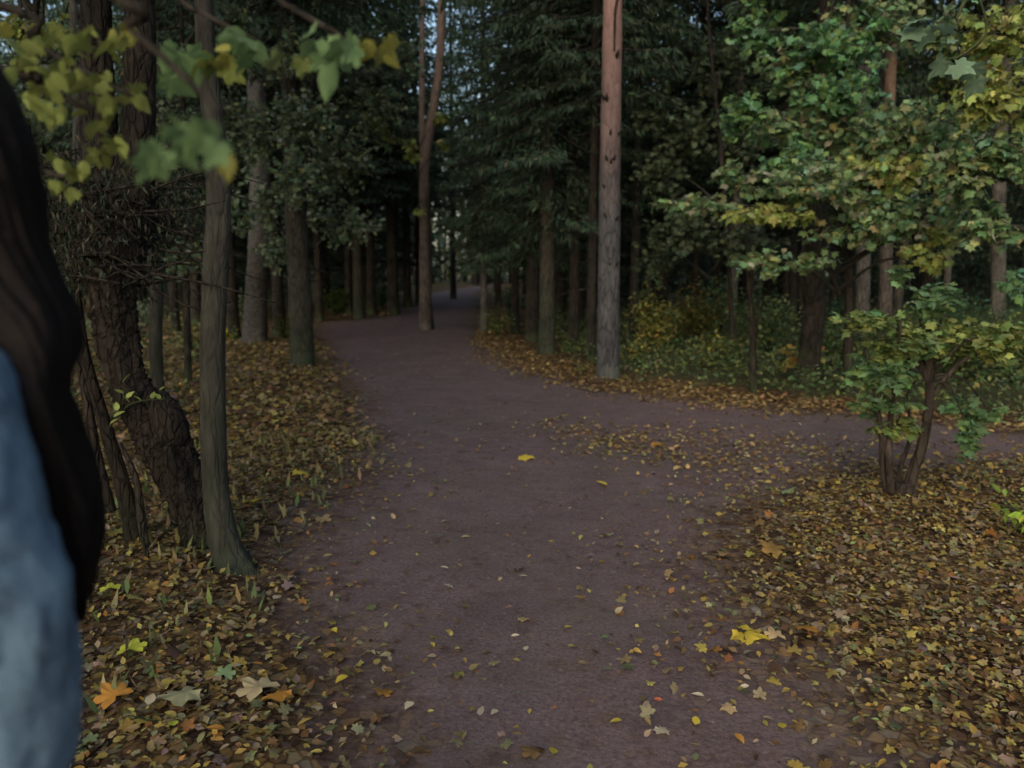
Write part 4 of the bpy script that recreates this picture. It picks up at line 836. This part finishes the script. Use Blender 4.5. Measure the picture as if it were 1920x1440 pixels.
# far wood closing the view
g = np.random.default_rng(3); mb = MB()
for k in range(260):
    a = g.uniform(-1.15, 1.15); d = g.uniform(62, 92); x, yv = math.sin(a) * d, math.cos(a) * d
    V, F, cap = tube([(x, yv, -.3), (x + g.normal(0, .2), yv, 9), (x, yv, 18)], [.18, .12, .03], n=6, sides=6); mb.add(V, F, (.06, .05, .04))
n = 52000; a = g.uniform(-1.15, 1.15, n); d = g.uniform(62, 95, n); z = np.minimum(g.uniform(0, 1, n) ** .9 * 15, 26)
cloud(mb, DIAM, np.stack([np.sin(a) * d, np.cos(a) * d, z], -1), rots(g.uniform(0, 6.28, n), g.normal(-.5, .5, n), g.normal(0, .5, n)), g.uniform(.5, 1.1, n), pick(PAL_N + PAL_DG, n, .25, g))
o = mb.build('far_wood', M['needle'], smooth=False); o['kind'] = 'stuff'; o['label'] = 'dense far wood closing the view behind the trunks'; o['category'] = 'wood'

# ------------------------------------------------------------------ the person at the left edge
def loft(mb, rings, sides=20):
    """closed stack of ellipses (x, y, z, rx, ry)"""
    th = np.linspace(0, 2 * np.pi, sides, endpoint=False); V = []; F = []
    for x, y, z, rx, ry in rings: V += [(x + rx * math.cos(t), y + ry * math.sin(t), z) for t in th]
    n = len(rings)
    for i in range(n - 1):
        for j in range(sides): F.append((i * sides + j, i * sides + (j + 1) % sides, (i + 1) * sides + (j + 1) % sides, (i + 1) * sides + j))
    V.append(tuple(rings[0][:3])); V.append(tuple(rings[-1][:3])); c0, c1 = len(V) - 2, len(V) - 1
    for j in range(sides): F.append((c0, (j + 1) % sides, j, j)); F.append((c1, (n - 1) * sides + j, (n - 1) * sides + (j + 1) % sides, c1))
    mb.add(np.array(V), np.array(F))
def limb(mb, pts, rad, n=24, sides=14):
    V, F, cap = tube(pts, rad, n=n, sides=sides); c = len(V); V = np.vstack([V, np.array(pts[0], float)[None]])
    mb.add(V, np.vstack([F, cap, np.array([[(a + 1) % sides, a, c, c] for a in range(sides)])]))
def fused(name, mb, mat, parent, voxel=.007, smooth=6, disp=0.0, dscale=.1):
    o = mb.build(name, mat, parent)
    m = o.modifiers.new('fuse', 'REMESH'); m.mode = 'VOXEL'; m.voxel_size = voxel; m.use_smooth_shade = True
    m = o.modifiers.new('soften', 'SMOOTH'); m.factor = .5; m.iterations = smooth
    if disp:
        tx = bpy.data.textures.new(name + '_folds', 'CLOUDS'); tx.noise_scale = dscale; tx.noise_depth = 3
        d = o.modifiers.new('folds', 'DISPLACE'); d.texture = tx; d.strength = disp; d.mid_level = .5
    return o
mS, n_, l_, b_ = new_mat('skin'); b_.inputs['Base Color'].default_value = (.55, .36, .28, 1); b_.inputs['Roughness'].default_value = .5; b_.inputs['Subsurface Weight'].default_value = .1
mH, n_, l_, b_ = new_mat('dark_hair'); nz = node(n_, 'ShaderNodeTexNoise', Scale=40.0, Detail=4.0); tc = n_.new('ShaderNodeTexCoord'); mp = n_.new('ShaderNodeMapping'); mp.inputs['Scale'].default_value = (3, 3, .2); l_.new(tc.outputs['Object'], mp.inputs[0]); l_.new(mp.outputs[0], nz.inputs['Vector'])
rp = ramp(n_, [(.3, (.006, .005, .0045)), (.7, (.016, .011, .009))]); l_.new(nz.outputs['Fac'], rp.inputs[0]); l_.new(rp.outputs[0], b_.inputs['Base Color']); b_.inputs['Roughness'].default_value = .75; b_.inputs['Specular IOR Level'].default_value = .12
mD, n_, l_, b_ = new_mat('washed_blue_denim'); tc = n_.new('ShaderNodeTexCoord')
nz = node(n_, 'ShaderNodeTexNoise', Scale=16.0, Detail=6.0, Roughness=.6); mp = n_.new('ShaderNodeMapping'); mp.inputs['Scale'].default_value = (1.3, 1.3, .6); l_.new(tc.outputs['Object'], mp.inputs[0]); l_.new(mp.outputs[0], nz.inputs['Vector'])
rp = ramp(n_, [(.33, (.03, .055, .10)), (.45, (.105, .175, .25)), (.8, (.145, .235, .31))]); l_.new(nz.outputs['Fac'], rp.inputs[0])
fz = node(n_, 'ShaderNodeTexNoise', Scale=420.0, Detail=3.0); l_.new(tc.outputs['Object'], fz.inputs['Vector']); fr = ramp(n_, [(.3, (.7, .7, .7)), (.7, (1.15, 1.15, 1.15))]); l_.new(fz.outputs['Fac'], fr.inputs[0])
sz_ = node(n_, 'ShaderNodeTexNoise', Scale=30.0, Detail=5.0, Roughness=.6); l_.new(mp.outputs[0], sz_.inputs['Vector']); sr_ = ramp(n_, [(.34, (.45, .5, .6)), (.46, (1, 1, 1))]); l_.new(sz_.outputs['Fac'], sr_.inputs[0])
l_.new(mixrgb(n_, l_, mixrgb(n_, l_, rp.outputs[0], fr.outputs[0], 1.0, 'MULTIPLY'), sr_.outputs[0], 1.0, 'MULTIPLY'), b_.inputs['Base Color']); b_.inputs['Roughness'].default_value = .9
bp = n_.new('ShaderNodeBump'); bp.inputs['Strength'].default_value = .4; bp.inputs['Distance'].default_value = .004; l_.new(fz.outputs['Fac'], bp.inputs['Height']); l_.new(bp.outputs[0], b_.inputs['Normal'])
mT, n_, l_, b_ = new_mat('dark_trousers'); b_.inputs['Base Color'].default_value = (.03, .032, .04, 1); b_.inputs['Roughness'].default_value = .9
mSh, n_, l_, b_ = new_mat('shoe'); b_.inputs['Base Color'].default_value = (.05, .045, .04, 1)

PX, PYY = -.478, .739
PR = thing('person', 'person with long dark hair in a pale blue denim jacket at the left edge', 'person', (PX, PYY, H(PX, PYY)), R(-62))
# local: faces -Y, +X is the person's left (towards the camera side), z up
mb = MB()
loft(mb, [(0, -.09, .82, .115, .06), (0, -.085, .92, .115, .058), (0, -.055, 1.06, .105, .055), (0, -.035, 1.22, .12, .058), (0, -.03, 1.33, .125, .045), (0, -.025, 1.38, .08, .04), (0, -.02, 1.41, .05, .05)])
limb(mb, [(0, -.025, 1.36), (0, -.035, 1.45), (0, -.05, 1.52)], [.052, .048, .05])
loft(mb, [(0, -.105, 1.475, .03, .03), (0, -.10, 1.49, .048, .055), (0, -.09, 1.53, .064, .078), (0, -.08, 1.58, .074, .092), (0, -.075, 1.62, .073, .092), (0, -.07, 1.655, .06, .078), (0, -.068, 1.68, .035, .045), (0, -.068, 1.688, .01, .01)])
limb(mb, [(0, -.150, 1.615), (0, -.186, 1.575), (0, -.172, 1.562), (0, -.15, 1.56)], [.010, .014, .012, .008], n=10)
for s_ in (-1, 1): limb(mb, [(s_ * .07, -.075, 1.55), (s_ * .083, -.068, 1.58), (s_ * .076, -.065, 1.61)], [.008, .014, .010], n=8)
limb(mb, [(.10, -.02, 1.335), (.155, -.035, 1.315), (.18, -.02, 1.20), (.188, -.025, 1.09), (.175, -.09, 1.0), (.155, -.185, .91)], [.04, .046, .045, .04, .035, .024])
limb(mb, [(-.10, -.02, 1.34), (-.15, -.035, 1.32), (-.168, -.065, 1.22), (-.172, -.115, 1.12), (-.168, -.21, 1.07), (-.165, -.31, 1.02)], [.04, .052, .045, .04, .035, .024])
limb(mb, [(.07, -.09, .90), (.09, -.08, .70), (.092, -.09, .50), (.09, -.05, .28), (.09, -.01, .08)], [.07, .07, .056, .052, .036])
limb(mb, [(-.07, -.09, .90), (-.09, -.02, .70), (-.092, .05, .50), (-.09, .13, .30), (-.09, .20, .12)], [.07, .07, .056, .052, .036])
for sx_, y0_, z0_ in ((.09, -.01, 0), (-.09, .20, .03)): limb(mb, [(sx_, y0_ + .03, .05 + z0_), (sx_, y0_ - .15, .04 + z0_)], [.035, .028], n=6)
for hx, hy, hz, dx, dy, dz in ((.155, -.185, .91, 0, -.6, -.8), (-.165, -.31, 1.02, 0, -.97, -.25)):
    d = Vector((dx, dy, dz)).normalized(); side = Vector((0, -d.z, d.y)).normalized(); out = Vector((-1 if hx > 0 else 1, 0, 0)); h0 = Vector((hx, hy, hz))
    for off in (-.024, -.008, .008, .022): limb(mb, [tuple(h0), tuple(h0 + d * .045 + side * off), tuple(h0 + d * .09 + side * off * 1.1)], [.014, .0125, .011], n=8, sides=8)
    for off, ln in ((-.028, .062), (-.0095, .075), (.0095, .07), (.027, .055)):
        b1 = h0 + d * .085 + side * off; b2 = b1 + d * ln * .5 + out * .004; b3 = b2 + (d * .8 + out * .5).normalized() * ln * .3; b4 = b3 + (d * .5 + out * .8).normalized() * ln * .25
        limb(mb, [tuple(b1), tuple(b2), tuple(b3), tuple(b4)], [.009, .0085, .008, .0065], n=12, sides=8)
    t1 = h0 + d * .02 - side * .02; t2 = t1 + (d * .6 - side * .8).normalized() * .04; t3 = t2 + (d + out * .3).normalized() * .035
    limb(mb, [tuple(t1), tuple(t2), tuple(t3)], [.014, .0105, .008], n=8, sides=8)
fused('body', mb, mS, PR, voxel=.004, smooth=4)
# face: nose, eyes, mouth, ear
for s in (-1, 1):
    V_, F_, c_ = tube([(s * .032, -.160, 1.605), (s * .032, -.176, 1.605)], [.011, .006], n=4, sides=10); mb = MB(); mb.add(V_, np.vstack([F_, c_])); mb.build('eye', mT, PR)
mb = MB(); mb.tube([(-.022, -.163, 1.525), (0, -.172, 1.523), (.022, -.163, 1.525)], [.004, .007, .004], n=8, sides=6); mb.build('mouth', mS, PR)
# jacket, trousers, shoes
mb = MB()
loft(mb, [(0, -.095, .87, .15, .092), (0, -.085, .94, .145, .09), (0, -.05, 1.10, .135, .085), (0, -.03, 1.24, .145, .08), (0, -.03, 1.34, .15, .062), (0, -.02, 1.39, .10, .05), (0, -.02, 1.43, .058, .055), (0, -.03, 1.45, .055, .055)], sides=28)
limb(mb, [(.08, -.025, 1.345), (.145, -.034, 1.342), (.178, -.028, 1.27), (.185, -.012, 1.19), (.190, -.018, 1.09), (.18, -.08, 1.01), (.162, -.16, .94)], [.052, .066, .068, .067, .064, .055, .042], n=40, sides=20)
limb(mb, [(-.08, -.025, 1.345), (-.145, -.035, 1.335), (-.17, -.06, 1.25), (-.175, -.11, 1.12), (-.17, -.20, 1.07), (-.165, -.28, 1.035)], [.06, .066, .064, .06, .052, .042], n=40, sides=20)
fused('jacket', mb, mD, PR, voxel=.006, smooth=8, disp=.018, dscale=.05)
mb = MB(); mb.tube([(.163, -.155, .942), (.160, -.17, .928)], [.046, .045], n=4, sides=16); mb.build('cuff', mD, PR)
mb = MB(); loft(mb, [(0, -.09, .80, .13, .085), (0, -.095, .88, .13, .08), (0, -.09, .94, .12, .07)])
limb(mb, [(.07, -.09, .88), (.09, -.085, .70), (.095, -.09, .50), (.09, -.05, .28), (.09, -.015, .09)], [.078, .085, .072, .066, .06])
limb(mb, [(-.07, -.09, .88), (-.09, -.02, .70), (-.095, .055, .50), (-.09, .13, .30), (-.09, .20, .13)], [.078, .085, .072, .066, .06])
fused('trousers', mb, mT, PR, voxel=.008, smooth=5, disp=.01)
for sx_, y0_, z0_ in ((.09, -.01, 0), (-.09, .20, .03)):
    mb = MB(); limb(mb, [(sx_, y0_ + .06, .045 + z0_), (sx_, y0_ - .04, .05 + z0_), (sx_, y0_ - .12, .042 + z0_), (sx_, y0_ - .19, .034 + z0_)], [.036, .046, .044, .026], n=20)
    limb(mb, [(sx_, y0_ + .01, .05 + z0_), (sx_, y0_ + .01, .11 + z0_)], [.044, .046], n=6); fused('shoe', mb, mSh, PR, voxel=.006)
# hair: cap shell and locks flowing down the back
mb = MB(); g = np.random.default_rng(8)
th, ph = np.meshgrid(np.linspace(0, 2 * np.pi, 28, endpoint=False), np.linspace(0, np.pi * .62, 14))
hx = .094 * np.sin(ph) * np.cos(th); hy = -.075 + .115 * np.sin(ph) * np.sin(th); hz = 1.575 + .115 * np.cos(ph)
face = np.clip((-hy - .12) / .06, 0, 1) * (ph > 1.05); hz = hz + face * .05; hy = hy * 1.0
Vc = np.stack([hx, hy, hz], -1).reshape(-1, 3); ii = np.arange(13)[:, None] * 28; jj = np.arange(28)[None]; jn = (jj + 1) % 28
mb.add(Vc, np.stack([ii + jj, ii + jn, ii + 28 + jn, ii + 28 + jj], -1).reshape(-1, 4))
# outer hair profile (local y, z) seen from the camera side
PZ = [1.70, 1.65, 1.58, 1.50, 1.45, 1.40, 1.35, 1.30, 1.25, 1.20, 1.15, 1.10]
PO = [-.04, .0, .022, .033, .042, .050, .064, .078, .090, .092, .080, .060]
for k in range(1500):
    phi = g.uniform(-1.75, 1.75); sp_h, cp_h = math.sin(phi), math.cos(phi); dep = g.random() ** .6
    z0_ = g.uniform(1.60, 1.685); rr0 = math.sqrt(max(0, 1 - ((z0_ - 1.575) / .118) ** 2))
    tip = g.uniform(1.10, 1.26) + .05 * abs(sp_h); q = .03 * dep
    P0 = (sp_h * (.088 * rr0), -.075 + cp_h * .105 * rr0, z0_)
    P1 = (sp_h * (.090 + q * .3), -.072 + cp_h * (.085 + q), 1.56)
    P2 = (sp_h * (.080 + q * .4), -.055 + cp_h * (.068 + q) + .02 * abs(sp_h), 1.47)
    P3 = (sp_h * (.092 + q * .6), .020 + cp_h * (.02 + q), 1.40)
    def back(z): return float(np.interp(z, PZ[::-1], PO[::-1]))
    xs = sp_h * .135
    pts = [P0, P1, P2, P3]
    for zz in np.linspace(1.345, tip, 4):
        pts.append((xs + .004 * math.sin(zz * 40 + k), back(zz) - .016 - (1 - dep) * .028 - .012 * sp_h * sp_h + .003 * math.sin(zz * 33 + k * 2), zz))
    r_ = g.uniform(.0035, .0065)
    mb.tube(pts, [r_, r_, r_, r_ * .9, r_ * .6, .001], n=16, sides=4)
mb.build('hair', mH, PR)
